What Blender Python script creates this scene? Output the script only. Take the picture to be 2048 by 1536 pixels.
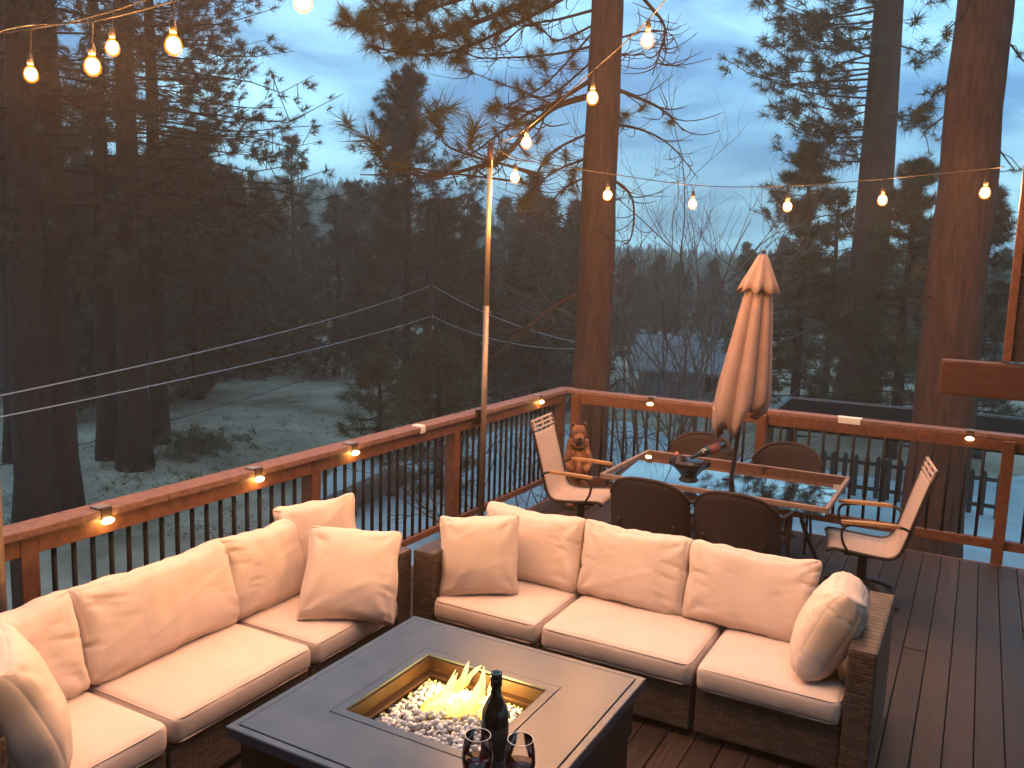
import bpy, bmesh, math, random
import numpy as np
from mathutils import Vector, Matrix, noise, Quaternion

for o in list(bpy.data.objects):
    bpy.data.objects.remove(o)
SC = bpy.context.scene
COL = SC.collection
R = math.radians

# ------------------------------------------------------------------ camera
FPX, YAW, PITCH, ROLL, EYE = 1700.0, R(28.74), R(7.87), R(1.71), 2.4
fw = Vector((-math.sin(YAW) * math.cos(PITCH), math.cos(YAW) * math.cos(PITCH), -math.sin(PITCH)))
rt0 = Vector((math.cos(YAW), math.sin(YAW), 0)); up0 = rt0.cross(fw)
rt = rt0 * math.cos(ROLL) + up0 * math.sin(ROLL)
up = up0 * math.cos(ROLL) - rt0 * math.sin(ROLL)
cam_d = bpy.data.cameras.new('camera'); cam = bpy.data.objects.new('camera', cam_d); COL.objects.link(cam)
m = Matrix((rt, up, -fw)).transposed().to_4x4(); m.translation = Vector((0, 0, EYE)); cam.matrix_world = m
cam_d.sensor_width = 36; cam_d.lens = 36 * FPX / 2048; cam_d.clip_start = 0.05; cam_d.clip_end = 2000
SC.camera = cam
CP = Vector((0, 0, EYE))
def at(x, y, k): return CP + (fw + rt * ((x - 1024) / FPX) - up * ((y - 768) / FPX)) * k      # photo pixel at depth k -> world
def atz(x, y, z):
    d = fw + rt * ((x - 1024) / FPX) - up * ((y - 768) / FPX); return CP + d * ((z - EYE) / d.z)

# ------------------------------------------------------------------ world, sun, exposure
W = bpy.data.worlds.new('World'); SC.world = W; W.use_nodes = True
nt = W.node_tree; nt.nodes.clear(); N = nt.nodes.new; L = nt.links.new
wo = N('ShaderNodeOutputWorld'); bg = N('ShaderNodeBackground'); L(bg.outputs[0], wo.inputs[0])
sky = N('ShaderNodeTexSky'); sky.sky_type = 'NISHITA'; sky.sun_disc = False
SUN_EL, SUN_AZ = R(4.0), R(215)
sky.sun_elevation = SUN_EL; sky.sun_rotation = SUN_AZ; sky.air_density = 1.0; sky.dust_density = 0.3; sky.ozone_density = 4.0
tc = N('ShaderNodeTexCoord'); mp = N('ShaderNodeMapping'); mp.inputs['Scale'].default_value = (1.9, 1.9, 8.5); mp.inputs['Rotation'].default_value = (0.12, -0.08, 0.3)
L(tc.outputs['Generated'], mp.inputs[0])
nz = N('ShaderNodeTexNoise'); nz.inputs['Scale'].default_value = 1.15; nz.inputs['Detail'].default_value = 7; nz.inputs['Roughness'].default_value = 0.55; nz.inputs['Distortion'].default_value = 0.5
L(mp.outputs[0], nz.inputs['Vector'])
rp = N('ShaderNodeValToRGB'); rp.color_ramp.elements[0].position = 0.40; rp.color_ramp.elements[1].position = 0.67
L(nz.outputs['Fac'], rp.inputs[0])
skt = N('ShaderNodeMix'); skt.data_type = 'RGBA'; skt.blend_type = 'MULTIPLY'; skt.inputs[0].default_value = 1
L(sky.outputs[0], skt.inputs['A']); skt.inputs['B'].default_value = (0.75, 1.0, 1.1, 1)
dk = N('ShaderNodeMix'); dk.data_type = 'RGBA'; dk.inputs[0].default_value = 0.62      # thin even veil of high cloud over the clear sky
L(skt.outputs['Result'], dk.inputs['A']); dk.inputs['B'].default_value = (1.05, 3.0, 5.9, 1)
cl = N('ShaderNodeMix'); cl.data_type = 'RGBA'
L(rp.outputs[0], cl.inputs[0]); L(dk.outputs['Result'], cl.inputs['A']); cl.inputs['B'].default_value = (4.0, 8.1, 10.2, 1)
L(cl.outputs['Result'], bg.inputs[0]); bg.inputs[1].default_value = 0.21
sun_d = bpy.data.lights.new('sun', 'SUN'); sun_d.energy = 0.05; sun_d.angle = R(25); sun_d.color = (1, 0.8, 0.65)
sun = bpy.data.objects.new('sun', sun_d); COL.objects.link(sun)
sdir = Vector((math.sin(SUN_AZ) * math.cos(SUN_EL), math.cos(SUN_AZ) * math.cos(SUN_EL), math.sin(SUN_EL)))
sun.rotation_euler = sdir.to_track_quat('Z', 'Y').to_euler()
vs = SC.view_settings; vs.view_transform = 'Standard'; vs.look = 'None'; vs.exposure = 0; vs.gamma = 1; vs.use_curve_mapping = False
SC.render.engine = 'CYCLES'; cy = SC.cycles
cy.use_denoising = True; cy.use_adaptive_sampling = True; cy.adaptive_threshold = 0.05; cy.adaptive_min_samples = 16
try: cy.denoiser = 'OPENIMAGEDENOISE'
except Exception: pass
cy.max_bounces = 6; cy.diffuse_bounces = 2; cy.glossy_bounces = 3; cy.transmission_bounces = 6; cy.transparent_max_bounces = 8
cy.sample_clamp_indirect = 4; cy.caustics_reflective = False; cy.caustics_refractive = False; cy.volume_bounces = 0

# ------------------------------------------------------------------ materials
MATS = {}
def mat(name, col, rough=0.7, metal=0.0, var=0.0, scale=8.0, stretch=(1, 1, 1), bump=0.0, bscale=None, spec=0.4, dark=None, rnd=0.0, coat=0.0, detail=4, trans=0.0, ior=1.45, rvar=0.0):
    """procedural principled: noise-mottled base colour, noise bump, optional per-object variation"""
    if name in MATS: return MATS[name]
    m = bpy.data.materials.new(name); m.use_nodes = True; t = m.node_tree; b = t.nodes['Principled BSDF']
    b.inputs['Roughness'].default_value = rough; b.inputs['Metallic'].default_value = metal
    b.inputs['Specular IOR Level'].default_value = spec; b.inputs['Coat Weight'].default_value = coat
    b.inputs['Transmission Weight'].default_value = trans; b.inputs['IOR'].default_value = ior
    c1 = Vector(col); c2 = Vector(dark) if dark else c1 * (1 - var)
    n = t.nodes.new; l = t.links.new
    co = n('ShaderNodeTexCoord'); mpn = n('ShaderNodeMapping'); mpn.inputs['Scale'].default_value = stretch
    l(co.outputs['Object'], mpn.inputs[0])
    no = n('ShaderNodeTexNoise'); no.inputs['Scale'].default_value = scale; no.inputs['Detail'].default_value = detail; no.inputs['Roughness'].default_value = 0.6
    l(mpn.outputs[0], no.inputs['Vector'])
    rr = n('ShaderNodeValToRGB'); rr.color_ramp.elements[0].position = 0.32; rr.color_ramp.elements[1].position = 0.68
    rr.color_ramp.elements[0].color = (*c2, 1); rr.color_ramp.elements[1].color = (*c1, 1)
    l(no.outputs['Fac'], rr.inputs[0]); out = rr.outputs[0]
    if rnd:
        oi = n('ShaderNodeObjectInfo'); hs = n('ShaderNodeHueSaturation'); mr = n('ShaderNodeMapRange')
        mr.inputs['To Min'].default_value = 1 - rnd; mr.inputs['To Max'].default_value = 1 + rnd
        l(oi.outputs['Random'], mr.inputs[0]); l(mr.outputs[0], hs.inputs['Value']); l(out, hs.inputs['Color']); out = hs.outputs[0]
        ad = n('ShaderNodeVectorMath'); ml = n('ShaderNodeMath'); ml.operation = 'MULTIPLY'; ml.inputs[1].default_value = 40
        l(oi.outputs['Random'], ml.inputs[0]); l(mpn.outputs[0], ad.inputs[0]); l(ml.outputs[0], ad.inputs[1]); l(ad.outputs[0], no.inputs['Vector'])
    l(out, b.inputs['Base Color'])
    if rvar:
        m2 = n('ShaderNodeMapRange'); m2.inputs['To Min'].default_value = rough - rvar; m2.inputs['To Max'].default_value = rough + rvar
        l(no.outputs['Fac'], m2.inputs[0]); l(m2.outputs[0], b.inputs['Roughness'])
    if bump:
        src = no
        if bscale:
            src = n('ShaderNodeTexNoise'); src.inputs['Scale'].default_value = bscale; src.inputs['Detail'].default_value = 5; l(mpn.outputs[0], src.inputs['Vector'])
        bp = n('ShaderNodeBump'); bp.inputs['Strength'].default_value = min(1, bump); bp.inputs['Distance'].default_value = 0.02 * bump
        l(src.outputs['Fac'], bp.inputs['Height']); l(bp.outputs[0], b.inputs['Normal'])
    MATS[name] = m; return m
def emit(name, col, s, mixt=0.0, noise_scale=0, col2=None):
    if name in MATS: return MATS[name]
    m = bpy.data.materials.new(name); m.use_nodes = True; t = m.node_tree; t.nodes.clear(); n = t.nodes.new; l = t.links.new
    o = n('ShaderNodeOutputMaterial'); e = n('ShaderNodeEmission'); e.inputs[0].default_value = (*col, 1); e.inputs[1].default_value = s
    if col2:
        co = n('ShaderNodeTexCoord'); sp = n('ShaderNodeSeparateXYZ'); l(co.outputs['Generated'], sp.inputs[0])
        no = n('ShaderNodeTexNoise'); no.inputs['Scale'].default_value = noise_scale; l(co.outputs['Object'], no.inputs['Vector'])
        a = n('ShaderNodeMath'); a.operation = 'MULTIPLY_ADD'; a.inputs[1].default_value = 0.5; l(no.outputs['Fac'], a.inputs[0]); l(sp.outputs['Z'], a.inputs[2])
        rr = n('ShaderNodeValToRGB'); rr.color_ramp.elements[0].position = 0.25; rr.color_ramp.elements[1].position = 1.1
        rr.color_ramp.elements[0].color = (*col, 1); rr.color_ramp.elements[1].color = (*col2, 1)
        l(a.outputs[0], rr.inputs[0]); l(rr.outputs[0], e.inputs[0])
    if mixt:
        tr = n('ShaderNodeBsdfTransparent'); mx = n('ShaderNodeMixShader'); mx.inputs[0].default_value = mixt
        l(e.outputs[0], mx.inputs[1]); l(tr.outputs[0], mx.inputs[2]); l(mx.outputs[0], o.inputs[0])
    else: l(e.outputs[0], o.inputs[0])
    MATS[name] = m; return m
def glass(name, col, rough=0.0, ior=1.45):
    if name in MATS: return MATS[name]
    m = bpy.data.materials.new(name); m.use_nodes = True; b = m.node_tree.nodes['Principled BSDF']
    b.inputs['Base Color'].default_value = (*col, 1); b.inputs['Roughness'].default_value = rough; b.inputs['Transmission Weight'].default_value = 1; b.inputs['IOR'].default_value = ior
    MATS[name] = m; return m
def wicker():
    m = bpy.data.materials.new('wicker'); m.use_nodes = True; t = m.node_tree; b = t.nodes['Principled BSDF']; n = t.nodes.new; l = t.links.new
    co = n('ShaderNodeTexCoord')
    sx = n('ShaderNodeSeparateXYZ'); l(co.outputs['Object'], sx.inputs[0])
    ad = n('ShaderNodeMath'); l(sx.outputs['X'], ad.inputs[0]); l(sx.outputs['Y'], ad.inputs[1])
    cb = n('ShaderNodeCombineXYZ'); l(ad.outputs[0], cb.inputs['X']); 
    ad2 = n('ShaderNodeMath'); ad2.operation = 'MULTIPLY_ADD'; ad2.inputs[1].default_value = 0.35; l(sx.outputs['Y'], ad2.inputs[0]); l(sx.outputs['Z'], ad2.inputs[2]); l(ad2.outputs[0], cb.inputs['Y'])
    br = n('ShaderNodeTexBrick'); br.inputs['Scale'].default_value = 1; br.inputs['Brick Width'].default_value = 0.06; br.inputs['Row Height'].default_value = 0.017; br.inputs['Mortar Size'].default_value = 0.0026; br.inputs['Mortar Smooth'].default_value = 0.6
    br.inputs['Color1'].default_value = (0.07, 0.042, 0.029, 1); br.inputs['Color2'].default_value = (0.15, 0.094, 0.064, 1); br.inputs['Mortar'].default_value = (0.012, 0.008, 0.006, 1)
    l(cb.outputs[0], br.inputs['Vector']); l(br.outputs['Color'], b.inputs['Base Color'])
    bp = n('ShaderNodeBump'); bp.inputs['Strength'].default_value = 0.7; bp.inputs['Distance'].default_value = 0.004; bp.invert = True
    l(br.outputs['Fac'], bp.inputs['Height']); l(bp.outputs[0], b.inputs['Normal']); b.inputs['Roughness'].default_value = 0.42
    return m
def bark(name, c1, c2, s=1.0):
    m = bpy.data.materials.new(name); m.use_nodes = True; t = m.node_tree; b = t.nodes['Principled BSDF']; n = t.nodes.new; l = t.links.new
    co = n('ShaderNodeTexCoord'); mpn = n('ShaderNodeMapping'); mpn.inputs['Scale'].default_value = (14 * s, 14 * s, 2.2 * s); l(co.outputs['Object'], mpn.inputs[0])
    no = n('ShaderNodeTexNoise'); no.inputs['Scale'].default_value = 1.0; no.inputs['Detail'].default_value = 9; no.inputs['Roughness'].default_value = 0.72; no.inputs['Distortion'].default_value = 0.6
    l(mpn.outputs[0], no.inputs['Vector'])
    n2 = n('ShaderNodeTexNoise'); n2.inputs['Scale'].default_value = 0.9; n2.inputs['Detail'].default_value = 3; l(co.outputs['Object'], n2.inputs['Vector'])
    mu = n('ShaderNodeMath'); mu.operation = 'MULTIPLY_ADD'; mu.inputs[1].default_value = 0.35; l(n2.outputs['Fac'], mu.inputs[0]); l(no.outputs['Fac'], mu.inputs[2])
    rr = n('ShaderNodeValToRGB'); rr.color_ramp.elements[0].color = (*c2, 1); rr.color_ramp.elements[1].color = (*c1, 1); rr.color_ramp.elements[0].position = 0.52; rr.color_ramp.elements[1].position = 0.82
    l(mu.outputs[0], rr.inputs[0]); l(rr.outputs[0], b.inputs['Base Color'])
    bp = n('ShaderNodeBump'); bp.inputs['Strength'].default_value = 0.9; bp.inputs['Distance'].default_value = 0.03; l(no.outputs['Fac'], bp.inputs['Height']); l(bp.outputs[0], b.inputs['Normal'])
    b.inputs['Roughness'].default_value = 0.9; b.inputs['Specular IOR Level'].default_value = 0.15
    MATS[name] = m; return m

M_deck = mat('deck_stain', (0.058, 0.034, 0.025), 0.5, var=0.55, scale=5, stretch=(9, 0.7, 9), bump=0.25, rnd=0.28, spec=0.35, rvar=0.12)
M_red = mat('redwood_stain', (0.18, 0.07, 0.036), 0.55, var=0.45, scale=4, stretch=(5, 5, 5), bump=0.2, rnd=0.12)
M_cap = mat('sky_paled_redwood_cap', (0.24, 0.125, 0.092), 0.6, var=0.5, scale=14, stretch=(2, 2, 2), bump=0.3, rnd=0.08, detail=8)  # cap paler than the rails: sky reflection put into its colour
M_black = mat('black_metal', (0.008, 0.008, 0.009), 0.6, var=0.3, spec=0.2)
M_cush = mat('beige_canvas', (0.74, 0.59, 0.49), 0.9, var=0.10, scale=4, bump=0.35, bscale=6, spec=0.1)
M_pipe = mat('beige_piping', (0.71, 0.565, 0.47), 0.9, var=0.1, spec=0.1)
M_wick = wicker()
M_slate = mat('slate_powder_coat', (0.062, 0.088, 0.122), 0.32, var=0.28, scale=7, bump=0.1, bscale=180, spec=0.9, detail=8, rvar=0.1)
M_bronze = mat('dark_bronze_steel', (0.06, 0.035, 0.025), 0.4, metal=0.6, var=0.4, scale=12)
M_brownmetal = mat('brown_metal_frame', (0.05, 0.032, 0.025), 0.4, metal=0.3, var=0.2)
M_sling = mat('tan_sling_mesh', (0.50, 0.38, 0.31), 0.75, var=0.12, scale=30, bump=0.3, bscale=420, spec=0.2)
M_darkwk = mat('dark_brown_woven', (0.05, 0.03, 0.025), 0.55, var=0.5, scale=120, stretch=(1, 1, 3), bump=0.5, bscale=200, spec=0.3)
M_umb = mat('umbrella_canvas', (0.355, 0.25, 0.22), 0.85, var=0.12, scale=7, bump=0.1, bscale=200, spec=0.1)
M_steel = mat('brushed_pole_steel', (0.50, 0.36, 0.22), 0.42, metal=0.75, var=0.25, scale=6, stretch=(1, 1, 0.3))
M_oak = mat('golden_arm_wood', (0.46, 0.25, 0.10), 0.45, var=0.35, scale=8, stretch=(2, 9, 9))
M_bear = mat('carved_honey_wood', (0.30, 0.135, 0.055), 0.7, scale=9, stretch=(1, 1, 1), dark=(0.09, 0.026, 0.01), bump=0.5, bscale=30, detail=6)
M_bearD = mat('burnt_wood', (0.03, 0.012, 0.008), 0.6, var=0.3)
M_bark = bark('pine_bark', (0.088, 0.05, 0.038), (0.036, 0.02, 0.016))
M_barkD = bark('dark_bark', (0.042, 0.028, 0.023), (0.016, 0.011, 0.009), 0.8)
M_twig = mat('twig', (0.055, 0.038, 0.03), 0.9, var=0.4, scale=5, spec=0.1)
M_grey_twig = mat('bare_grey_twig', (0.17, 0.13, 0.112), 0.9, var=0.5, scale=3, spec=0.1)
def needle(name, c, d): return mat(name, c, 0.7, dark=d, scale=0.9, spec=0.25, detail=5)
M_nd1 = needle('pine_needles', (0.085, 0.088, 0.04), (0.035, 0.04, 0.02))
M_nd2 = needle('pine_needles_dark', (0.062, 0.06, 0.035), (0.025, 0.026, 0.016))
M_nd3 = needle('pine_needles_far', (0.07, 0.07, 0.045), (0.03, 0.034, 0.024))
M_wire = mat('aluminium_wire', (0.42, 0.42, 0.44), 0.5, metal=0.3, var=0.2)
M_cable = mat('black_rubber_cable', (0.014, 0.011, 0.009), 0.6, var=0.2)
M_ground = mat('dry_meadow_ground', (0.44, 0.33, 0.245), 0.95, dark=(0.17, 0.125, 0.09), scale=0.55, bump=1.0, bscale=3.5, spec=0.1, detail=10)
M_drive = mat('pale_driveway', (0.50, 0.51, 0.53), 0.8, dark=(0.27, 0.28, 0.29), scale=0.5, bump=0.3, bscale=8, spec=0.2, detail=9)
M_hill = mat('wooded_hill_soil', (0.055, 0.055, 0.04), 0.95, var=0.5, scale=0.08, spec=0.05, detail=8)
M_core = emit('filament_glow', (1.0, 0.42, 0.125), 2700)
M_bulb = emit('glowing_bulb_shell', (1.0, 0.27, 0.02), 3.6, 0.7)  # shell glows orange to imitate the bloom fringe around each bulb
M_lens = emit('warm_led_lens', (1.0, 0.60, 0.18), 90)
M_white = mat('white_plastic', (0.7, 0.68, 0.62), 0.5, var=0.1)
M_flame = emit('flame', (1.0, 0.50, 0.035), 2.3, 0.35, 9, (1.0, 0.78, 0.30))

# ------------------------------------------------------------------ mesh helpers
class MB:
    def __init__(s): s.v = []; s.f = []
    def add(s, vs, fs):
        o = len(s.v); s.v += [tuple(p) for p in vs]; s.f += [tuple(i + o for i in q) for q in fs]; return s
    def box(s, x0, x1, y0, y1, z0, z1, bev=0.0):
        if bev <= 0:
            return s.add([(x0, y0, z0), (x1, y0, z0), (x1, y1, z0), (x0, y1, z0), (x0, y0, z1), (x1, y0, z1), (x1, y1, z1), (x0, y1, z1)],
                         [(3, 2, 1, 0), (4, 5, 6, 7), (0, 1, 5, 4), (1, 2, 6, 5), (2, 3, 7, 6), (3, 0, 4, 7)])
        bm = bmesh.new(); bmesh.ops.create_cube(bm, size=1)
        for v in bm.verts: v.co = Vector(((x0 + x1) / 2 + v.co.x * (x1 - x0), (y0 + y1) / 2 + v.co.y * (y1 - y0), (z0 + z1) / 2 + v.co.z * (z1 - z0)))
        bmesh.ops.bevel(bm, geom=bm.edges[:], offset=bev, segments=2, affect='EDGES', profile=0.6)
        bm.verts.index_update(); s.add([v.co for v in bm.verts], [[v.index for v in f.verts] for f in bm.faces]); bm.free(); return s
    def obox(s, a, b, w, h, upv=(0, 0, 1), ext=0.0):
        """bar from a to b, w wide (sideways), h high"""
        a = Vector(a); b = Vector(b); d = (b - a).normalized(); a -= d * ext; b += d * ext
        sd = d.cross(Vector(upv)).normalized(); u = sd.cross(d)
        p = [q + sd * (i * w / 2) + u * (j * h / 2) for q in (a, b) for i, j in ((-1, -1), (1, -1), (1, 1), (-1, 1))]
        return s.add(p, [(0, 1, 2, 3), (7, 6, 5, 4), (0, 4, 5, 1), (1, 5, 6, 2), (2, 6, 7, 3), (3, 7, 4, 0)])
    def tube(s, pts, rad, seg=8, cap=True, closed=False):
        pts = [Vector(p) for p in pts]; n = len(pts)
        if not hasattr(rad, '__len__'): rad = [rad] * n
        o = len(s.v); prev = None
        for i, p in enumerate(pts):
            if closed: d = pts[(i + 1) % n] - pts[i - 1]
            else: d = pts[min(i + 1, n - 1)] - pts[max(i - 1, 0)]
            if d.length < 1e-9: d = Vector((0, 0, 1))
            d.normalize()
            if prev is None:
                a = d.cross(Vector((0, 0, 1)) if abs(d.z) < 0.9 else Vector((1, 0, 0))).normalized()
            else:
                a = prev - d * prev.dot(d)
                a = a.normalized() if a.length > 1e-6 else d.orthogonal().normalized()
            prev = a; b = d.cross(a)
            for j in range(seg):
                t = 2 * math.pi * j / seg; q = p + (a * math.cos(t) + b * math.sin(t)) * rad[i]; s.v.append(tuple(q))
        for i in range(n if closed else n - 1):
            i2 = (i + 1) % n
            for j in range(seg):
                j2 = (j + 1) % seg
                s.f.append((o + i * seg + j, o + i * seg + j2, o + i2 * seg + j2, o + i2 * seg + j))
        if cap and not closed:
            s.f.append(tuple(o + j for j in range(seg))[::-1]); s.f.append(tuple(o + (n - 1) * seg + j for j in range(seg)))
        return s
    def lathe(s, prof, c=(0, 0, 0), seg=24, wob=None):
        o = len(s.v); c = Vector(c)
        for i, (r, z) in enumerate(prof):
            for j in range(seg):
                t = 2 * math.pi * j / seg; k = wob(t, z) if wob else 1
                s.v.append((c.x + r * k * math.cos(t), c.y + r * k * math.sin(t), c.z + z))
        for i in range(len(prof) - 1):
            for j in range(seg):
                j2 = (j + 1) % seg; s.f.append((o + i * seg + j, o + i * seg + j2, o + (i + 1) * seg + j2, o + (i + 1) * seg + j))
        if prof[0][0] > 1e-4: s.f.append(tuple(o + j for j in range(seg))[::-1])
        if prof[-1][0] > 1e-4: s.f.append(tuple(o + (len(prof) - 1) * seg + j for j in range(seg)))
        return s
    def ball(s, c, r, sub=2, sc=(1, 1, 1)):
        bm = bmesh.new(); bmesh.ops.create_icosphere(bm, subdivisions=sub, radius=r)
        for v in bm.verts: v.co = Vector((v.co.x * sc[0] + c[0], v.co.y * sc[1] + c[1], v.co.z * sc[2] + c[2]))
        bm.verts.index_update(); s.add([v.co for v in bm.verts], [[v.index for v in f.verts] for f in bm.faces]); bm.free(); return s
    def mesh(s, name, smooth=False):
        me = bpy.data.meshes.new(name); me.from_pydata(s.v, [], s.f); me.update()
        if smooth: me.shade_smooth()
        return me
    def build(s, name, m, parent=None, smooth=False, loc=None):
        return link(name, s.mesh(name, smooth), m, parent, loc)
def link(name, me, m, parent=None, loc=None, rot=None):
    if m is not None and not me.materials: me.materials.append(m)
    o = bpy.data.objects.new(name, me); COL.objects.link(o)
    if parent: o.parent = parent
    if loc is not None: o.location = loc
    if rot is not None: o.rotation_euler = rot
    return o
def tag(o, label, cat, group=None):
    o['label'] = label; o['category'] = cat
    if group: o['group'] = group
    return o
def thing(name, label, cat, loc=(0, 0, 0), rz=0.0, group=None):
    o = bpy.data.objects.new(name, None); COL.objects.link(o); o.empty_display_size = 0.1
    o.location = loc; o.rotation_euler = (0, 0, rz); return tag(o, label, cat, group)
def struct(o): o['kind'] = 'structure'; return o
def copy_tree(o, parent=None):
    c = o.copy(); COL.objects.link(c)
    if parent: c.parent = parent
    for ch in [x for x in bpy.data.objects if x.parent == o]: copy_tree(ch, c)
    return c
def tri_mesh(name, V, F, m, parent=None):
    """numpy triangles -> object"""
    me = bpy.data.meshes.new(name); nv = len(V); nf = len(F)
    me.vertices.add(nv); me.vertices.foreach_set('co', V.astype(np.float32).ravel())
    me.loops.add(nf * 3); me.loops.foreach_set('vertex_index', F.astype(np.int32).ravel())
    me.polygons.add(nf); me.polygons.foreach_set('loop_start', np.arange(0, nf * 3, 3, dtype=np.int32))
    me.update(calc_edges=True); me.validate()
    return link(name, me, m, parent)
def curve_pts(ctrl, n=12):
    """Catmull-Rom through control points"""
    P = [Vector(p) for p in ctrl]; P = [P[0] * 2 - P[1]] + P + [P[-1] * 2 - P[-2]]; out = []
    for i in range(1, len(P) - 2):
        for k in range(n):
            t = k / n; a, b, c, d = P[i - 1], P[i], P[i + 1], P[i + 2]
            out.append(0.5 * ((2 * b) + (c - a) * t + (2 * a - 5 * b + 4 * c - d) * t * t + (3 * b - a - 3 * c + d) * t ** 3))
    out.append(P[-2]); return out

GZ = -2.8     # yard level below the deck
# ================================================================== GROUND AND HILL
MOUND = at(1716, 768, 27.5)
def ground():
    rs = np.concatenate([np.linspace(0, 40, 41), np.geomspace(42, 300, 22)]); na = 96; V = []; F = []
    for r in rs:
        for j in range(na):
            a = 2 * math.pi * j / na; x, y = r * math.cos(a), r * math.sin(a)
            z = GZ + 0.10 * noise.noise((x * .25, y * .25, 0)) + 0.05 * noise.noise((x * .9, y * .9, 3)) + 0.95 * math.exp(-((x - MOUND[0]) ** 2 + (y - MOUND[1]) ** 2) / 20.0) + max(0, r - 25) * 0.012 * (0.5 + noise.noise((x * .02, y * .02, 7)))
            V.append((x, y, z))
    n = len(rs)
    for i in range(n - 1):
        for j in range(na):
            j2 = (j + 1) % na; F.append((i * na + j, i * na + j2, (i + 1) * na + j2, (i + 1) * na + j))
    b = MB(); b.v = V; b.f = F
    return struct(b.build('ground', M_ground, None, True))
ground()
# pale drive / snowy yard: a sheet just above the ground
def drive():
    pts = [tuple(atz(x, y, GZ)[:2]) for x, y in ((640, 1140), (632, 1000), (700, 905), (930, 893), (1010, 862), (1290, 850), (1560, 850), (1800, 846), (2150, 852), (2500, 1000), (2300, 1300), (1500, 1250), (1000, 1230))]
    pp = []
    for i in range(len(pts)):
        a = Vector(pts[i]); b = Vector(pts[(i + 1) % len(pts)])
        for k in range(10):
            q = a.lerp(b, k / 10); w = noise.noise((q.x * .6, q.y * .6, 2)) * .5; pp.append((q.x + w, q.y - w * .7))
    bm = bmesh.new(); vs = [bm.verts.new((x, y, GZ + 0.14)) for x, y in pp]; bm.faces.new(vs)
    bmesh.ops.triangulate(bm, faces=bm.faces[:]); me = bpy.data.meshes.new('driveway'); bm.to_mesh(me); bm.free()
    return struct(link('driveway', me, M_drive))
drive()
RID = [(-1600, 330), (-600, 325), (0, 345), (300, 372), (460, 380), (600, 392), (760, 398), (850, 425), (950, 450), (1050, 480), (1240, 522), (1400, 532), (1560, 535), (2048, 548), (2600, 560), (3600, 560)]
def ridge_y(x):
    for (a, ya), (b, yb) in zip(RID, RID[1:]):
        if a <= x <= b: return ya + (yb - ya) * (x - a) / (b - a)
    return 560
def hill_z(x, s, D0=80, D1=235):
    d = D0 + (D1 - D0) * s; p = at(x, ridge_y(x), 1.0) - CP
    k = d; top = at(x, ridge_y(x), D1).z
    sm = s * s * (3 - 2 * s)
    q = at(x, ridge_y(x), d); z = GZ + 0.6 + (top - GZ - 0.6) * sm + 1.5 * noise.noise((q.x * .03, q.y * .03, 1)) * s
    return Vector((q.x, q.y, z))
def hill():
    xs = list(range(-1500, 3600, 60)); S = [i / 14 for i in range(15)] + [1.12]; V = []; F = []
    for s in S:
        for x in xs:
            p = hill_z(x, min(s, 1))
            if s > 1: q = at(x, ridge_y(x), 262); p = Vector((q.x, q.y, p.z - 8))
            V.append(tuple(p))
    n = len(xs)
    for i in range(len(S) - 1):
        for j in range(n - 1): F.append((i * n + j, i * n + j + 1, (i + 1) * n + j + 1, (i + 1) * n + j))
    b = MB(); b.v = V; b.f = F; struct(b.build('hill', M_hill, None, True))
    # the wood on the hill: one mass of small conifers
    rng = random.Random(5); V = []; F = []
    for i in range(9000):
        s = rng.random() ** 0.55; x = rng.uniform(-400, 2500); p = hill_z(x, s); h = rng.uniform(2.0, 4.6) * (0.75 + .5 * rng.random()); r = h * rng.uniform(.13, .24)
        o = len(V); lay = 4; ph = rng.random() * 6
        for l in range(lay):
            z0 = p.z - 0.3 + h * (0.12 + 0.24 * l); rr = r * (1 - 0.23 * l); z1 = z0 + h * 0.36
            b0 = len(V)
            for j in range(5):
                t = ph + l + 2 * math.pi * j / 5; kk = rng.uniform(.6, 1.25); V.append((p.x + rr * kk * math.cos(t), p.y + rr * kk * math.sin(t), z0 + rng.uniform(-.1, .1) * h))
            V.append((p.x + rng.uniform(-.1, .1) * r, p.y, min(z1, p.z + h)))
            for j in range(5): F.append((b0 + j, b0 + (j + 1) % 5, b0 + 5))
    o = tri_mesh('hill_wood', np.array(V), np.array(F), M_nd3); o['kind'] = 'stuff'; o['label'] = 'distant conifer wood covering the hills below the sky'; o['category'] = 'wood'
hill()

# ================================================================== TREES
def needles(tufts, n, ln, wd, seed, spread=1.9):
    """tufts: list of (pos, dir, scale).  returns V, F for thin triangle needles"""
    rng = np.random.default_rng(seed); T = len(tufts)
    P = np.array([t[0] for t in tufts], float); D = np.array([t[1] for t in tufts], float); S = np.array([t[2] for t in tufts], float)
    D /= np.linalg.norm(D, axis=1, keepdims=True) + 1e-9
    P = np.repeat(P, n, 0); D = np.repeat(D, n, 0); S = np.repeat(S, n)
    q = rng.normal(size=(T * n, 3)); q /= np.linalg.norm(q, axis=1, keepdims=True)
    d = D * rng.uniform(0.1, 1.3, (T * n, 1)) + q * (spread / 2); d /= np.linalg.norm(d, axis=1, keepdims=True)
    w = np.cross(d, rng.normal(size=(T * n, 3))); w /= np.linalg.norm(w, axis=1, keepdims=True) + 1e-9
    l = (ln * rng.uniform(.6, 1.1, T * n) * S)[:, None]; base = P - D * (rng.uniform(0, .6, (T * n, 1)) * ln * S[:, None])
    hw = (wd * .5 * S)[:, None]
    V = np.empty((T * n, 3, 3)); V[:, 0] = base - w * hw; V[:, 1] = base + w * hw; V[:, 2] = base + d * l
    V[:, 2, 2] -= l[:, 0] * 0.12
    return V.reshape(-1, 3), np.arange(T * n * 3).reshape(-1, 3)
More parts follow.
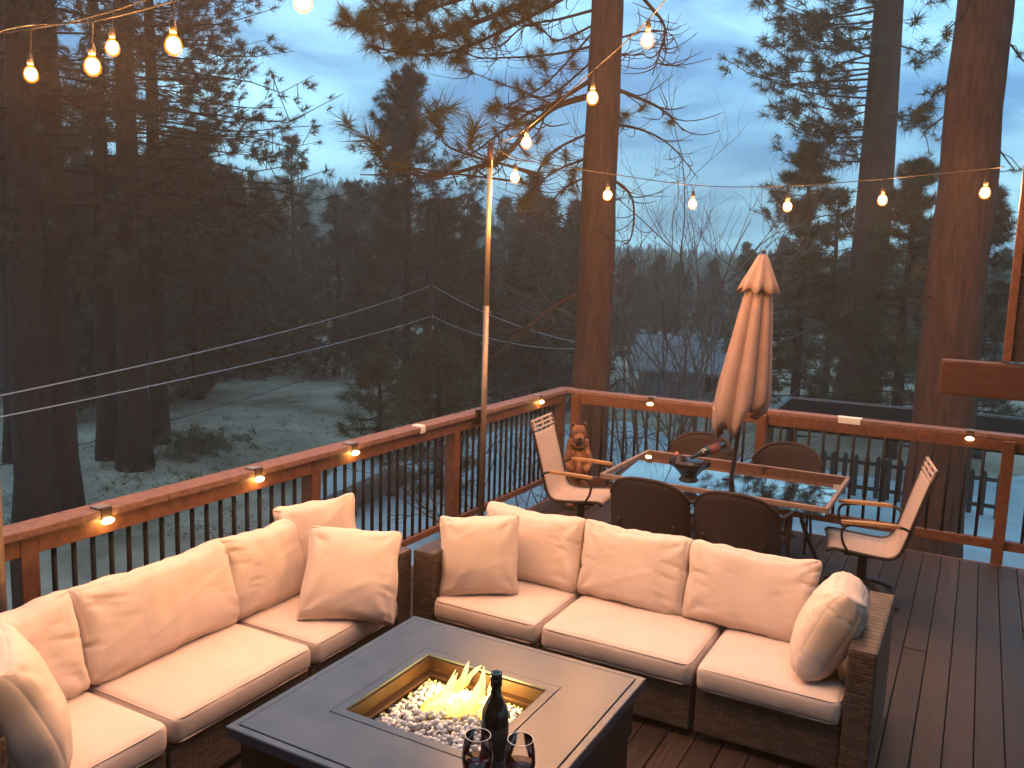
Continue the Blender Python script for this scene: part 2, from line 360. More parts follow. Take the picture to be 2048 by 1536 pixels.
def trunk_pts(base, h, lean, rng, n=14, wig=0.12):
    out = []
    for i in range(n):
        t = i / (n - 1); out.append(Vector((base[0] + lean[0] * t * h + wig * noise.noise((t * 3, base[0], 0)) * t * 2, base[1] + lean[1] * t * h + wig * noise.noise((t * 3, base[1], 9)) * t * 2, base[2] + t * h)))
    return out
def pine(name, label, base, h, r, c0, rad, nb, nt, tl, nn, wd, seed, mats=None, lean=(0, 0), group=None, rise=0.25, droop=0.35, top_pow=0.8, side=None, cat='tree', rt_seg=10, gap=0.35):
    """generic pine: tapered trunk, limbs, tufts of needles; c0 = fraction of the height where the crown begins"""
    rng = random.Random(seed); base = Vector(base); t = thing(name, label, cat, base, 0, group)
    tp = trunk_pts((0, 0, 0), h, lean, rng); tb = MB()
    rr = [r * ((1 - i / (len(tp) - 1)) ** 0.75 * .93 + .07) * (1.28 if i == 0 else 1) for i in range(len(tp))]
    tb.tube(tp, rr, rt_seg); tufts = []
    for i in range(nb):
        f = c0 + (1 - c0) * ((i + rng.random()) / nb) ** 0.9; f = min(f, .985)
        k = f * (len(tp) - 1); a = tp[int(k)].lerp(tp[min(int(k) + 1, len(tp) - 1)], k % 1)
        az = rng.uniform(0, 2 * math.pi)
        if side is not None and rng.random() < side[1]: az = side[0] + rng.gauss(0, .5)
        s = (f - c0) / (1 - c0); prof = min(1, (1 - s) ** top_pow * 1.0 + .08) * (0.55 + 0.45 * min(1, s / .18 + .2))
        ln = rad * prof * rng.uniform(.55, 1.15)
        if side is not None and math.cos(az - side[0]) > .3: ln *= side[2]
        d = Vector((math.cos(az), math.sin(az), 0)); rs = rise * rng.uniform(.2, 1.4) * (0.2 + s * 1.3); pts = []
        for j in range(6):
            u = j / 5; pts.append(a + d * (ln * u) + Vector((0, 0, ln * (rs * u - droop * u * u + .28 * u ** 4))) + Vector((rng.gauss(0, .04), rng.gauss(0, .04), rng.gauss(0, .03))) * ln * u)
        lr = .008 + .011 * (ln / rad) + r * .03
        tb.tube(pts, [lr * (1 - .8 * j / 5) for j in range(6)], 4, False)
        sd = Vector((-d.y, d.x, 0))
        for q in range(nt):
            u = gap + (1 - gap) * ((q + rng.random()) / nt); kk = u * 5; p = pts[min(int(kk), 4)].lerp(pts[min(int(kk) + 1, 5)], kk % 1)
            off = sd * max(-.42, min(.42, rng.gauss(0, .23))) * ln * (1.15 - u * .75) + Vector((0, 0, rng.gauss(0.02, .07) * ln))
            if q == nt - 1: off *= .15
            dr = (d * .8 + sd * (1 if off.dot(sd) > 0 else -1) * rng.random() * .7 + Vector((0, 0, rng.uniform(.1, .7))))
            tufts.append((tuple(p + off), tuple(dr), rng.uniform(.7, 1.25)))
            if nn > 20 and rng.random() < .6: tufts.append((tuple(p + off + Vector((rng.gauss(0, .12), rng.gauss(0, .12), rng.gauss(0, .08)))), tuple(dr), rng.uniform(.6, 1.1)))
            if nn > 12 and rng.random() < .5: tb.tube([p, p + off * .5 + Vector((0, 0, -.02)), p + off], .008 + lr * .12, 3, False)
    for q in range(max(3, nt)): tufts.append((tuple(tp[-1] - Vector((0, 0, q * .02 * h))), (rng.gauss(0, .6), rng.gauss(0, .6), 1), .9))
    mm = mats or (M_barkD, M_nd2)
    tb.build('trunk', mm[0], t, True)
    V, F = needles(tufts, nn, tl, wd, seed + 77); o = tri_mesh('crown', V, F, mm[1], t); o['kind'] = 'stuff'
    return t
def gpos(x, k, dz=0.0): p = at(x, 768, k); return (p.x, p.y, GZ - 0.05 + dz)

# --- the great pine behind the railing corner, limbs laid out one by one
def great_pine():
    rng = random.Random(11); bx, by = -4.75, 10.98; t = thing('pine_tree', 'tall bare-trunked pine behind the railing corner with drooping twigs and needle tufts', 'tree', (bx, by, GZ - .1))
    B = Vector((bx, by, GZ - .1)); tb = MB(); hh = 15.0
    n = 60; pts = []; rad = []
    for i in range(n): z = hh * i / (n - 1); pts.append(Vector((0.03 * noise.noise((z, 0, 1)), 0.03 * noise.noise((z, 5, 1)), z))); rad.append((0.305 - 0.0105 * z) * (1 + .03 * noise.noise((z * 2, 3, 3))) + .10 * max(0, 1 - z) ** 2)
    tb.tube(pts, rad, 20); trunk = tb.build('trunk', M_bark, t, True)
    lb = MB(); tufts = []
    def limb(px, k0, k1, r0, twigs, curls, tip=True, tscale=1.0, tlen=0.45):
        P = [at(x, y, k0 + (k1 - k0) * (i / (len(px) - 1))) - B for i, (x, y) in enumerate(px)]
        P[0] = Vector((P[0].x * .5, P[0].y * .5, P[0].z)); c = curve_pts(P, 7); m_ = len(c)
        lb.tube(c, [r0 * (1 - .75 * i / (m_ - 1)) for i in range(m_)], 6, False)
        L_ = sum((c[i + 1] - c[i]).length for i in range(m_ - 1))
        for i in range(twigs + curls):
            u = rng.uniform(.12, 1.0); p = c[min(int(u * (m_ - 1)), m_ - 2)]; d = (c[min(int(u * (m_ - 1)) + 1, m_ - 1)] - p).normalized()
            sd = Vector((rng.gauss(0, 1), rng.gauss(0, 1), rng.gauss(-.1, .7))).normalized(); ln = rng.uniform(.35, 1.0) * tlen * (1.4 if i >= twigs else 1)
            q = [p]; dd = (d * rng.uniform(.2, .9) + sd).normalized(); crl = Vector((rng.gauss(0, .22), rng.gauss(0, .22), rng.uniform(-.16, .34)))
            if i >= twigs: dd = (dd + Vector((0, 0, -.7))).normalized(); crl = Vector((rng.gauss(0, .4), rng.gauss(0, .4), rng.uniform(.05, .4)))
            for s_ in range(6):
                dd = (dd + crl).normalized(); q.append(q[-1] + dd * ln / 6 * (1.3 if i >= twigs else 1))
            r1 = max(.006, min(.014, r0 * .3)); lb.tube(q, [r1 * (1 - .55 * j / 6) for j in range(7)], 4, False)
            if i < twigs: tufts.append((tuple(q[-1]), tuple(dd), rng.uniform(.75, 1.15) * tscale))
        if tip: tufts.append((tuple(c[-1]), tuple(c[-1] - c[-2]), 1.1 * tscale))
    # left boughs
    limb([(1200, -70), (1080, -8), (960, 42), (850, 78), (760, 62), (690, 42)], 12, 10.2, .05, 76, 16, True, 1.05, .30)
    limb([(1200, -140), (1060, -60), (930, -5), (820, 25), (740, 20)], 12, 10.8, .045, 70, 14, True, 1.0, .30)
    limb([(1195, -30), (1050, 38), (930, 95), (840, 110), (735, 92)], 12, 10.4, .034, 34, 18, True, 1.0, .30)
    limb([(1195, 30), (1120, 38), (1050, 52), (990, 95), (900, 90)], 12, 11, .022, 3, 22, False)
    limb([(1195, 100), (1110, 108), (1020, 115), (940, 110), (890, 50)], 12, 10.8, .02, 5, 22, True)
    limb([(1195, 55), (1120, 80), (1085, 60), (1040, 20)], 12, 11.4, .018, 4, 14, True)
    limb([(1190, 60), (1110, 150), (1050, 195), (985, 215)], 12, 11, .018, 9, 16, True)
    limb([(1190, 120), (1100, 190), (1040, 180), (930, 140)], 12, 11.2, .018, 6, 18, True)
    limb([(1185, 160), (1110, 205), (1060, 225), (1005, 262), (955, 300), (905, 330)], 12, 10.6, .034, 6, 22, True)
    limb([(1185, 195), (1115, 212), (1060, 255), (1010, 310), (950, 335), (870, 350), (800, 330)], 12, 10.0, .05, 8, 20, True, 1.1)
    limb([(950, 335), (910, 300), (880, 262), (862, 232)], 10.6, 10.2, .018, 2, 1, True, 1.9)
    limb([(930, 338), (945, 300), (950, 255)], 10.5, 10.3, .016, 0, 1, True, 2.0)
    limb([(830, 345), (790, 330), (755, 300), (735, 275)], 10.3, 10.0, .016, 1, 1, True, 1.8)
    limb([(1180, 265), (1110, 300), (1075, 345), (1062, 400)], 12, 11, .022, 5, 16, True)
    limb([(1178, 315), (1115, 340), (1070, 375), (1045, 405)], 12, 11, .02, 5, 16, True)
    limb([(1178, 350), (1130, 375), (1100, 410), (1085, 430)], 12, 11.3, .018, 2, 10, False)
    # right side, mostly dead and curling
    limb([(1225, -60), (1285, -5), (1328, 50), (1322, 95), (1305, 150)], 12, 11.2, .03, 0, 26, False)
    limb([(1225, 95), (1290, 62), (1340, 68), (1360, 105)], 12, 11.4, .016, 0, 20, False)
    limb([(1225, 115), (1265, 110), (1300, 95)], 12, 11.4, .014, 0, 14, False)
    limb([(1220, 180), (1275, 195), (1325, 220), (1368, 262)], 12, 11.2, .032, 1, 12, False)
    limb([(1220, 250), (1290, 262), (1345, 295), (1395, 355)], 12, 11.2, .022, 0, 14, False)
    limb([(1220, 200), (1240, 225), (1255, 230)], 12, 11.7, .012, 3, 0, True)
    limb([(1215, 350), (1255, 382), (1268, 420), (1262, 475), (1245, 490)], 12, 11.4, .024, 0, 12, False)
    limb([(1170, 575), (1110, 612), (1040, 668), (985, 715)], 12, 11.2, .034, 0, 10, False)
    limb([(1175, 300), (1150, 340), (1165, 400)], 12, 11.6, .014, 1, 8, False)
    lo = lb.build('limb', M_twig, t, True); lo['kind'] = 'stuff'
    V, F = needles(tufts, 140, .225, .0062, 3, 1.75); o = tri_mesh('crown', V, F, M_nd1, t); o['kind'] = 'stuff'
great_pine()

# --- the two trunks at the right
def bare_trunk(label, x, k, r, h, seed, stubs):
    rng = random.Random(seed); b = gpos(x, k, -.1); t = thing('pine_tree', label, 'tree', b); tb = MB(); pts = []; rad = []
    for i in range(44): z = h * i / 43; pts.append(Vector((.04 * noise.noise((z, seed, 1)), .04 * noise.noise((z, 5, seed)), z))); rad.append((r - .011 * z) * (1 + .03 * noise.noise((z * 2, 3, seed))) + .1 * max(0, 1 - z) ** 2)
    tb.tube(pts, rad, 18); tb.build('trunk', M_bark, t, True); lb = MB(); tf = []
    for (z, az, ln) in stubs:
        d = Vector((math.cos(az), math.sin(az), 0)); q = [Vector((0, 0, z)) + d * (ln * u) + Vector((0, 0, .25 * ln * math.sin(u * 4) - .1 * u)) + Vector((rng.gauss(0, .02), rng.gauss(0, .02), rng.gauss(0, .02))) for u in (0, .25, .5, .75, 1)]
        lb.tube(q, [.022, .018, .014, .010, .007], 5, False); tf.append((tuple(q[-1]), tuple(d), .8))
        for s_ in range(3): 
            p = q[2 + s_ % 3]; e = p + Vector((rng.gauss(0, .2), rng.gauss(0, .2), rng.uniform(-.3, .1))); lb.tube([p, (p + e) / 2 + Vector((0, 0, .04)), e], .006, 3, False); tf.append((tuple(e), (rng.gauss(0, 1), rng.gauss(0, 1), .3), .7))
    o = lb.build('limb', M_twig, t, True); o['kind'] = 'stuff'; V, F = needles(tf, 50, .16, .006, seed); o = tri_mesh('crown', V, F, M_nd1, t); o['kind'] = 'stuff'
    return t
lazy = YAW
LEFT = math.pi + YAW; RIGHT = YAW
bare_trunk('thick pine trunk rising just behind the right railing near the house', 1893, 10.6, .40, 15, 4, [(7.6, LEFT, .6), (7.3, LEFT - .2, .55), (8.0, RIGHT, .7), (6.9, RIGHT + .2, .6), (5.6, LEFT, .5), (5.0, LEFT + .3, .9), (8.4, LEFT + .3, .5), (6.2, RIGHT, .5)])
pine('pine_tree', 'pine with a leaning dark trunk and layered boughs behind the umbrella', gpos(1716, 27.5, .75), 27, .66, .30, 4.3, 130, 12, .42, 44, .021, 21, (M_bark, M_nd1), group=None, rise=-.25, droop=.05, side=(LEFT, .70, 1.1), gap=.35)
pine('pine_tree', 'bushy young pine left of the leaning trunk, above the umbrella top', gpos(1590, 24), 8.8, .16, .2, 2.7, 96, 11, .3, 34, .017, 22, (M_barkD, M_nd1), top_pow=.7)
pine('pine_tree', 'bushy young pine right of the leaning trunk, beside the thick trunk', gpos(1795, 23), 8.3, .16, .18, 2.5, 96, 11, .3, 34, .017, 23, (M_barkD, M_nd1), top_pow=.7)
pine('pine_tree', 'small dark pine half hidden behind the thick right trunk', gpos(1945, 22), 7.6, .14, .15, 2.2, 64, 10, .3, 30, .017, 24, (M_barkD, M_nd2))
pine('pine_tree', 'low dark pine right of the closed umbrella, in front of the woods', gpos(1650, 32), 8.4, .16, .08, 2.6, 60, 8, .34, 16, .025, 25)
pine('pine_tree', 'dark pine standing between the umbrella and the thick right trunk', gpos(1800, 34), 8.8, .16, .06, 2.8, 60, 8, .34, 16, .025, 26)
# --- left group of tall trunks
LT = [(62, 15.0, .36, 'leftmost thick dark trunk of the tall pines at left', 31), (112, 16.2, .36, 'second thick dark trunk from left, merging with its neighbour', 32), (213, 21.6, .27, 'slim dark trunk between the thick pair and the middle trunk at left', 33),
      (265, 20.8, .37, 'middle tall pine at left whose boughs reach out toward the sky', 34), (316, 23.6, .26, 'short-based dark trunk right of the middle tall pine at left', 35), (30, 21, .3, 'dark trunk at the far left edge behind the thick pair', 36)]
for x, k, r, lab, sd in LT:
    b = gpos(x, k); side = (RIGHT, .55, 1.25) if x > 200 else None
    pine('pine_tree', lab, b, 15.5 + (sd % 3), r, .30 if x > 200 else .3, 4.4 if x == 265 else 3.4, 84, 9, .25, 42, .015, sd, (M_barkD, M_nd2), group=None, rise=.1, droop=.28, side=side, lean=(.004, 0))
# --- forest wall
rng = random.Random(99); fw_lab = 'dark conifer in the dense woods beyond the clearing'
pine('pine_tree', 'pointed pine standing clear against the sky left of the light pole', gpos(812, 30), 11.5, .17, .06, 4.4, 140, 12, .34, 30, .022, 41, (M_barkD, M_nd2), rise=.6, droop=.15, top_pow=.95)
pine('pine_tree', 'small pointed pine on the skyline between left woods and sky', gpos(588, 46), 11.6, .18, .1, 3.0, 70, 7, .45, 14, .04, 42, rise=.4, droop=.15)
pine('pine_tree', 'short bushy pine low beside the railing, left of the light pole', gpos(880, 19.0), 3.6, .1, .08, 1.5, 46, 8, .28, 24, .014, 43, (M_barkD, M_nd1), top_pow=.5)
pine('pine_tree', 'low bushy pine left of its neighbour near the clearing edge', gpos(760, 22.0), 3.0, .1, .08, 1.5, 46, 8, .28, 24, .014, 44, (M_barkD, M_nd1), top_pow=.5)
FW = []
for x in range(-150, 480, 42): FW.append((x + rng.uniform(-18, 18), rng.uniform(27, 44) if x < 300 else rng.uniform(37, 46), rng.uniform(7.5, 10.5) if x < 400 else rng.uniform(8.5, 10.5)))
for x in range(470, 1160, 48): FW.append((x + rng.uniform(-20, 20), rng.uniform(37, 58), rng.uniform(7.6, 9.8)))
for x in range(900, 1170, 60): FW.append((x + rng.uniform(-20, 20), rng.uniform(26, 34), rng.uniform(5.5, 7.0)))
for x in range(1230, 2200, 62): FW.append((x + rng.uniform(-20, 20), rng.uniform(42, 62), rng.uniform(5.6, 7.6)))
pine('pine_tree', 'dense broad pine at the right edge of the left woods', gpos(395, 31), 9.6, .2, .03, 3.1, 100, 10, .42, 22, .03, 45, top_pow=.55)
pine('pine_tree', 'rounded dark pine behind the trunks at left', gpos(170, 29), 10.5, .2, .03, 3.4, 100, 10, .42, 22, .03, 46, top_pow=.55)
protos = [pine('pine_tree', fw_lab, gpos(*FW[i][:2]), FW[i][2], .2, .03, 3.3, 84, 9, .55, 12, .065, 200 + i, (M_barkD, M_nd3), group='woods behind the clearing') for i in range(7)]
for i, (x, k, h) in enumerate(FW[7:]):
    c = copy_tree(protos[i % 7]); c.location = gpos(x, k); s = h / FW[i % 7][2]; c.scale = (s * rng.uniform(.9, 1.2), s * rng.uniform(.9, 1.2), s); c.rotation_euler = (0, 0, rng.uniform(0, 6.28))
    c['label'] = fw_lab if x < 1200 else 'small far conifer at the foot of the hills, right of the great pine'
    c['group'] = 'woods behind the clearing' if x < 1200 else 'conifers at the foot of the hills'

# --- bare deciduous trees and shrubs
def bare(name, label, base, h, stems, seed, spread, m, r0=.03, depth=4, group=None, curl=.16):
    rng = random.Random(seed); t = thing(name, label, 'tree' if name == 'bare_tree' else 'shrub', base, 0, group); b = MB()
    def grow(p, d, ln, r, lev):
        q = [p]; n = 5
        for i in range(n):
            d = (d + Vector((rng.gauss(0, curl), rng.gauss(0, curl), rng.gauss(.03, curl * .7)))).normalized(); q.append(q[-1] + d * ln / n)
        b.tube(q, [r * (1 - .5 * i / n) for i in range(n + 1)], 4 if lev < 2 else 3, False)
        if lev < depth:
            for i in range(rng.randint(3, 5) if lev else 6):
                j = rng.randint(1, n); dd = (d + Vector((rng.gauss(0, .55), rng.gauss(0, .55), rng.gauss(.15, .35)))).normalized()
                grow(q[j], dd, ln * rng.uniform(.4, .66), max(.0048, r * .54), lev + 1)
    for s_ in range(stems):
        a = rng.uniform(0, 6.28); grow(Vector((rng.gauss(0, .25), rng.gauss(0, .25), 0)), Vector((math.cos(a) * spread, math.sin(a) * spread, 1)).normalized(), h * rng.uniform(.45, .62), r0 * rng.uniform(.7, 1.1), 1)
    o = b.build('branch', m, t, False); o['kind'] = 'stuff'; return t
bare('bare_tree', 'tall leafless slender tree just right of the great pine trunk', gpos(1285, 21), 9.0, 4, 51, .14, M_grey_twig, .04, 4)
bare('bare_tree', 'tall leafless tree with upright twigs against the sky, left of the umbrella', gpos(1345, 20), 9.6, 5, 52, .11, M_grey_twig, .045, 4)
bare('bare_tree', 'leafless multi-stemmed tree nearest the umbrella, twigs fanning right', gpos(1415, 21), 8.8, 5, 53, .15, M_grey_twig, .04, 4)
for i, (x, k, h, sp) in enumerate([(900, 16, 4.0, .8), (985, 15, 4.2, .7), (1060, 15.5, 4.2, .7), (1120, 17, 3.8, .6), (1260, 18, 4.2, .5), (1320, 16.5, 4.0, .5), (1390, 18, 4.2, .5), (840, 19, 3.6, .8)]):
    bare('bare_shrub', ['tangled leafless shrub left of the light pole', 'tangled leafless shrub right behind the light pole', 'grey leafless shrub between light pole and great pine', 'leafless shrub touching the great pine trunk at its left', 'grey leafless shrub touching the great pine at its right', 'grey leafless thicket in front of the small cabin', 'leafless shrub between the cabin and the umbrella', 'low leafless shrub beside the utility pole foot'][i],
         gpos(x, k), h, 5, 60 + i, sp, M_grey_twig, .02, 3, curl=.26)
bush = thing('low_bush', 'rounded dark low bush in the clearing beside the trunks at left', 'shrub', gpos(385, 22.5)); rg = random.Random(4)
V, F = needles([((rg.gauss(0, .6), rg.gauss(0, .6), abs(rg.gauss(.3, .2))), (rg.gauss(0, 1), rg.gauss(0, 1), 1), 1) for _ in range(160)], 20, .28, .02, 8); o = tri_mesh('foliage', V, F, M_nd1, bush); o['kind'] = 'stuff'
MB().tube([(0, 0, -.1), (0, 0, .3)], .05, 6).build('stem', M_twig, bush)
ug = []
for i in range(420):
    x = rg.uniform(150, 1000); y = 790 + 190 * rg.random() ** 1.3; p = atz(x, y, GZ + .04)
    if x > 600 and y > 880: continue
    ug.append((tuple(p), (rg.gauss(0, .4), rg.gauss(0, .4), 1), rg.uniform(.5, 1.6) * (1.6 if rg.random() < .12 else 1)))
V, F = needles(ug, 22, .26, .014, 31, 1.5); o = tri_mesh('dry_grass', V, F, mat('dry_grass', (.20, .155, .085), .9, dark=(.08, .075, .04), scale=.5, spec=.1)); o['kind'] = 'stuff'; o['label'] = 'tufts of dry grass and weeds on the clearing'; o['category'] = 'grass'
# litter on the clearing
rg = random.Random(8); V = []; F = []
for i in range(6000):
    x = rg.uniform(-60, 900); y = rg.uniform(800, 1080)
    if x > 560 and y > 870: continue
    p = atz(x, y, GZ + .06); s = rg.uniform(.015, .06); a = rg.random() * 6.28; o_ = len(V)
    for j in range(3): t_ = a + j * 2.1 + rg.uniform(-.4, .4); V.append((p.x + s * math.cos(t_), p.y + s * .6 * math.sin(t_), p.z + rg.uniform(-.01, .05)))
    F.append((o_, o_ + 1, o_ + 2))
o = tri_mesh('ground_litter', np.array(V), np.array(F), mat('litter', (0.24, 0.19, 0.15), .95, var=.7, scale=1.5, spec=.1)); o['kind'] = 'stuff'; o['label'] = 'scattered twigs and stones lying on the clearing'; o['category'] = 'litter'

# ================================================================== YARD BEHIND THE DECK
def cabin():
    t = thing('cabin', 'small grey cabin with pale shingle roof beyond the bare trees', 'building', gpos(1372, 34, -.35), YAW * .6)
    w = mat('cabin_siding', (.15, .155, .17), .8, var=.3, scale=3, stretch=(1, 1, .3)); r_ = mat('cabin_roof', (.24, .20, .20), .85, var=.3, scale=9)
    MB().box(-1.9, 1.6, 0, 4, 0, 1.75).build('wall', M_barkD, t)
    for i in range(13): MB().box(-1.9 + i * .27, -1.9 + i * .27 + .25, -.05, -.003, .05, 1.72).build('plank', w, t)
    rb = MB(); rb.add([(-2.2, -.35, 1.7), (1.95, -.35, 1.65), (1.95, 2.2, 2.9), (-2.2, 2.2, 2.9), (-2.2, -.35, 1.58), (1.95, -.35, 1.53), (1.95, 2.2, 2.78), (-2.2, 2.2, 2.78)], [(0, 1, 2, 3), (7, 6, 5, 4), (0, 4, 5, 1), (1, 5, 6, 2), (2, 6, 7, 3), (3, 7, 4, 0)])
    rb.add([(-2.2, 4.7, 1.6), (1.95, 4.7, 1.6), (1.95, 2.2, 2.9), (-2.2, 2.2, 2.9), (-2.2, 4.7, 1.5), (1.95, 4.7, 1.5), (1.95, 2.2, 2.75), (-2.2, 2.2, 2.75)], [(3, 2, 1, 0), (4, 5, 6, 7)])
    rb.build('roof', r_, t); MB().box(.75, 1.25, -.08, -.052, .9, 1.45).build('window', M_black, t)
cabin()
M_fen = mat('dark_fence_wood', (.035, .026, .024), .8, var=.5, scale=6, stretch=(3, 3, .5), rnd=.2)
def picket_fence():
    t = thing('picket_fence', 'dark wooden picket fence in the pale yard behind the right railing', 'fence', (0, 0, GZ + .1))
    a = atz(1560, 985, GZ); b = atz(1990, 1052, GZ); d = (b - a); ln = d.length; d.normalize(); t.location = (a.x, a.y, GZ + .1); t.rotation_euler = (0, 0, math.atan2(d.y, d.x))
    pk = MB(); w = .105; pk.add([(-w / 2, 0, .1), (w / 2, 0, .1), (w / 2, 0, .98), (w * .28, 0, 1.07), (-w * .28, 0, 1.07), (-w / 2, 0, .98), (-w / 2, .022, .1), (w / 2, .022, .1), (w / 2, .022, .98), (w * .28, .022, 1.07), (-w * .28, .022, 1.07), (-w / 2, .022, .98)],
        [(0, 1, 2, 3, 4, 5), (11, 10, 9, 8, 7, 6), (0, 6, 7, 1), (1, 7, 8, 2), (2, 8, 9, 3), (3, 9, 10, 4), (4, 10, 11, 5), (5, 11, 6, 0)])
    me = pk.mesh('picket'); n = int(ln / .235)
    for i in range(n): link('picket', me, M_fen, t, (i * .235, 0, random.Random(i).uniform(-.015, .015)))
    for z in (.26, .84): MB().box(-.05, ln, .025, .065, z, z + .085).build('rail', M_fen, t)
    for i in range(0, 5): MB().box(i * ln / 4 - .05, i * ln / 4 + .05, .068, .16, -.1, 1.0).build('post', M_fen, t)
picket_fence()
def rail_fence():
    t = thing('rail_fence', 'low dark log rail standing behind the picket fence', 'fence'); a = atz(1590, 905, GZ); b = atz(1960, 940, GZ)
    t.location = (a.x, a.y, GZ); d = b - a; ln = d.length; t.rotation_euler = (0, 0, math.atan2(d.y, d.x))
    MB().tube([(0, 0, .42), (ln * .5, 0, .40), (ln, 0, .42)], .12, 8).build('log', M_fen, t, True)
    for i in range(4): MB().tube([(i * ln / 3, .0, -.1), (i * ln / 3, 0, .34)], .08, 7).build('post', M_fen, t)
rail_fence()
def shelter():
    t = thing('garden_shelter', 'flat dark roof with pale metal edge just beyond the right railing', 'shelter')
    P = [at(1548, 828, 15.0), at(1578, 796, 18.5), at(1880, 826, 16.5), at(1880, 866, 13.2)]
    z = .02; P = [atz(1530, 838, .25), atz(1580, 797, .25), atz(2250, 858, .25), atz(2250, 915, .25)]
    c = (P[0] + P[2]) / 2; t.location = (c.x, c.y, GZ); dz = .25 - GZ
    q = [Vector((p.x - c.x, p.y - c.y, dz)) for p in P]; rb = MB(); n = 10
    rb.add([*q, *[v - Vector((0, 0, .12)) for v in q]], [(3, 2, 1, 0), (4, 5, 6, 7), (0, 1, 5, 4), (1, 2, 6, 5), (2, 3, 7, 6), (3, 0, 4, 7)])
    rb.build('roof', mat('tar_roof', (.008, .009, .007), 1.0, var=.6, scale=2.5, bump=.4, spec=.05), t)
    e = mat('zinc_edge', (.12, .145, .15), .7, var=.3, scale=3)
    for a, b in ((q[0], q[1]), (q[1], q[2])): MB().obox(a + Vector((0, 0, .012)), b + Vector((0, 0, .012)), .06, .04).build('edge_trim', e, t)
    for v in q[:3] + [(q[1] + q[2]) / 2]: 
        w = v * .97; MB().tube([(w.x, w.y, -.1), (w.x, w.y, dz - .12)], .06, 8).build('post', M_fen, t)
shelter()
def yard_table():
    t = thing('garden_table', 'small dark garden table on the pale yard seen between balusters', 'table', tuple(atz(1690, 905, GZ)[:2]) + (GZ + .1,), .4)
    MB().box(-.65, .65, -.4, .4, .66, .72, .01).build('table_top', M_fen, t)
    for x in (-.55, .55):
        for y in (-.3, .3): MB().obox((x * 1.1, y * 1.1, 0), (x * .85, y * .85, .66), .05, .05).build('leg', M_fen, t)
yard_table()
tb_ = thing('timber_beam', 'weathered timber barrier lying along the driveway below the left railing', 'beam'); a, b = atz(575, 1060, GZ + .5), atz(800, 950, GZ + .5)
MB().obox(a, b, .26, .42).build('plank', mat('old_timber', (.12, .09, .075), .9, var=.5, scale=4, bump=.4), tb_)
for u in (.1, .5, .9): p = a.lerp(b, u); MB().box(p.x - .09, p.x + .09, p.y - .09, p.y + .09, GZ, GZ + .29).build('post', M_fen, tb_)

def utility_pole():
    p = gpos(855, 26); t = thing('utility_pole', 'dark wooden utility pole among the trees left of the light pole', 'pole', p)
    MB().tube([(0, 0, -.2), (0, 0, 3.5), (.02, 0, 6.9)], [.15, .13, .10], 10).build('shaft', M_barkD, t, True)
    for i, (y, s) in enumerate(((566, 1), (632, 1), (655, 1))):
        q = at(864, y, 25.8) - Vector(p); MB().tube([(0, 0, q.z), (q.x * .8, q.y, q.z)], .03, 6).build('bracket', M_cable, t); MB().lathe([(.02, -.07), (.05, -.05), (.03, 0), (.05, .03), (.02, .06)], q, 8).build('insulator', M_white, t)
    return Vector(p)
UP = utility_pole()
def wire(label, a, b, sag, r, m=None, group=None, name='power_line'):
    a = Vector(a); b = Vector(b); p = [a.lerp(b, i / 24) - Vector((0, 0, sag * 4 * (i / 24) * (1 - i / 24))) for i in range(25)]
    return tag(MB().tube(p, r, 5).build(name, m or M_wire, None, True), label, 'wire')
wire('upper of the two bright power lines crossing the left woods', at(-160, 824, 7.5), at(864, 570, 25.8), .18, .008)
wire('lower of the two bright power lines crossing the left woods', at(-160, 866, 7.5), at(864, 632, 25.8), .12, .008)
wire('faint thin cable below the two bright power lines', at(-120, 960, 8), at(864, 655, 25.8), .25, .006, M_cable)
wire('power line running from utility pole to behind the great pine', at(864, 570, 25.8), at(1240, 700, 21), .3, .011)
wire('lower line from utility pole toward the great pine', at(864, 632, 25.8), at(1240, 692, 21), .4, .010)
wire('higher of two faint lines high across the left woods', at(-100, 403, 22), at(850, 428, 26), .12, .006, M_grey_twig)
wire('lower of two faint lines high across the left woods', at(-100, 433, 22), at(850, 437, 26), .06, .006, M_grey_twig)

# ================================================================== DECK
DX0, DX1, DY0, DY1 = -3.78, 2.6, -2.0, 8.13
deck = struct(MB().box(DX0 + .02, DX1, DY0, DY1 - .02, -.24, -.032).build('deck', mat('deck_frame', (.03, .018, .014), .9, var=.4)))
rng = random.Random(3); nb = int((DX1 - DX0) / .141)
for i in range(nb):
    x = DX0 + i * .141; cuts = [DY0] + ([rng.choice((1.2, 2.6, 4.35, 5.9)) + rng.uniform(-.02, .02)] if rng.random() < .75 else []) + [DY1]
    for a, b in zip(cuts, cuts[1:]):
        ob = MB().box(-.0675, .0675, 0, b - a - .004, -.028, 0, .004).build('deck_board', M_deck, deck, False, (x + .07, a, rng.uniform(-.0015, .0015)))
sb = MB(); rg = random.Random(12)
for i in range(nb):
    for j in range(24):
        y = DY0 + .2 + j * .42
        if y > DY1 - .05: continue
        for dx in (.025, .115):
            c = (DX0 + i * .141 + dx + rg.uniform(-.004, .004), y + rg.uniform(-.006, .006)); sb.add([(c[0] + .0042 * math.cos(a * 1.0472), c[1] + .0042 * math.sin(a * 1.0472), .0024) for a in range(6)], [(0, 1, 2, 3, 4, 5)])
o = sb.build('deck_screw', M_black, deck); o['kind'] = 'stuff'
rg = random.Random(13); V = []; F = []
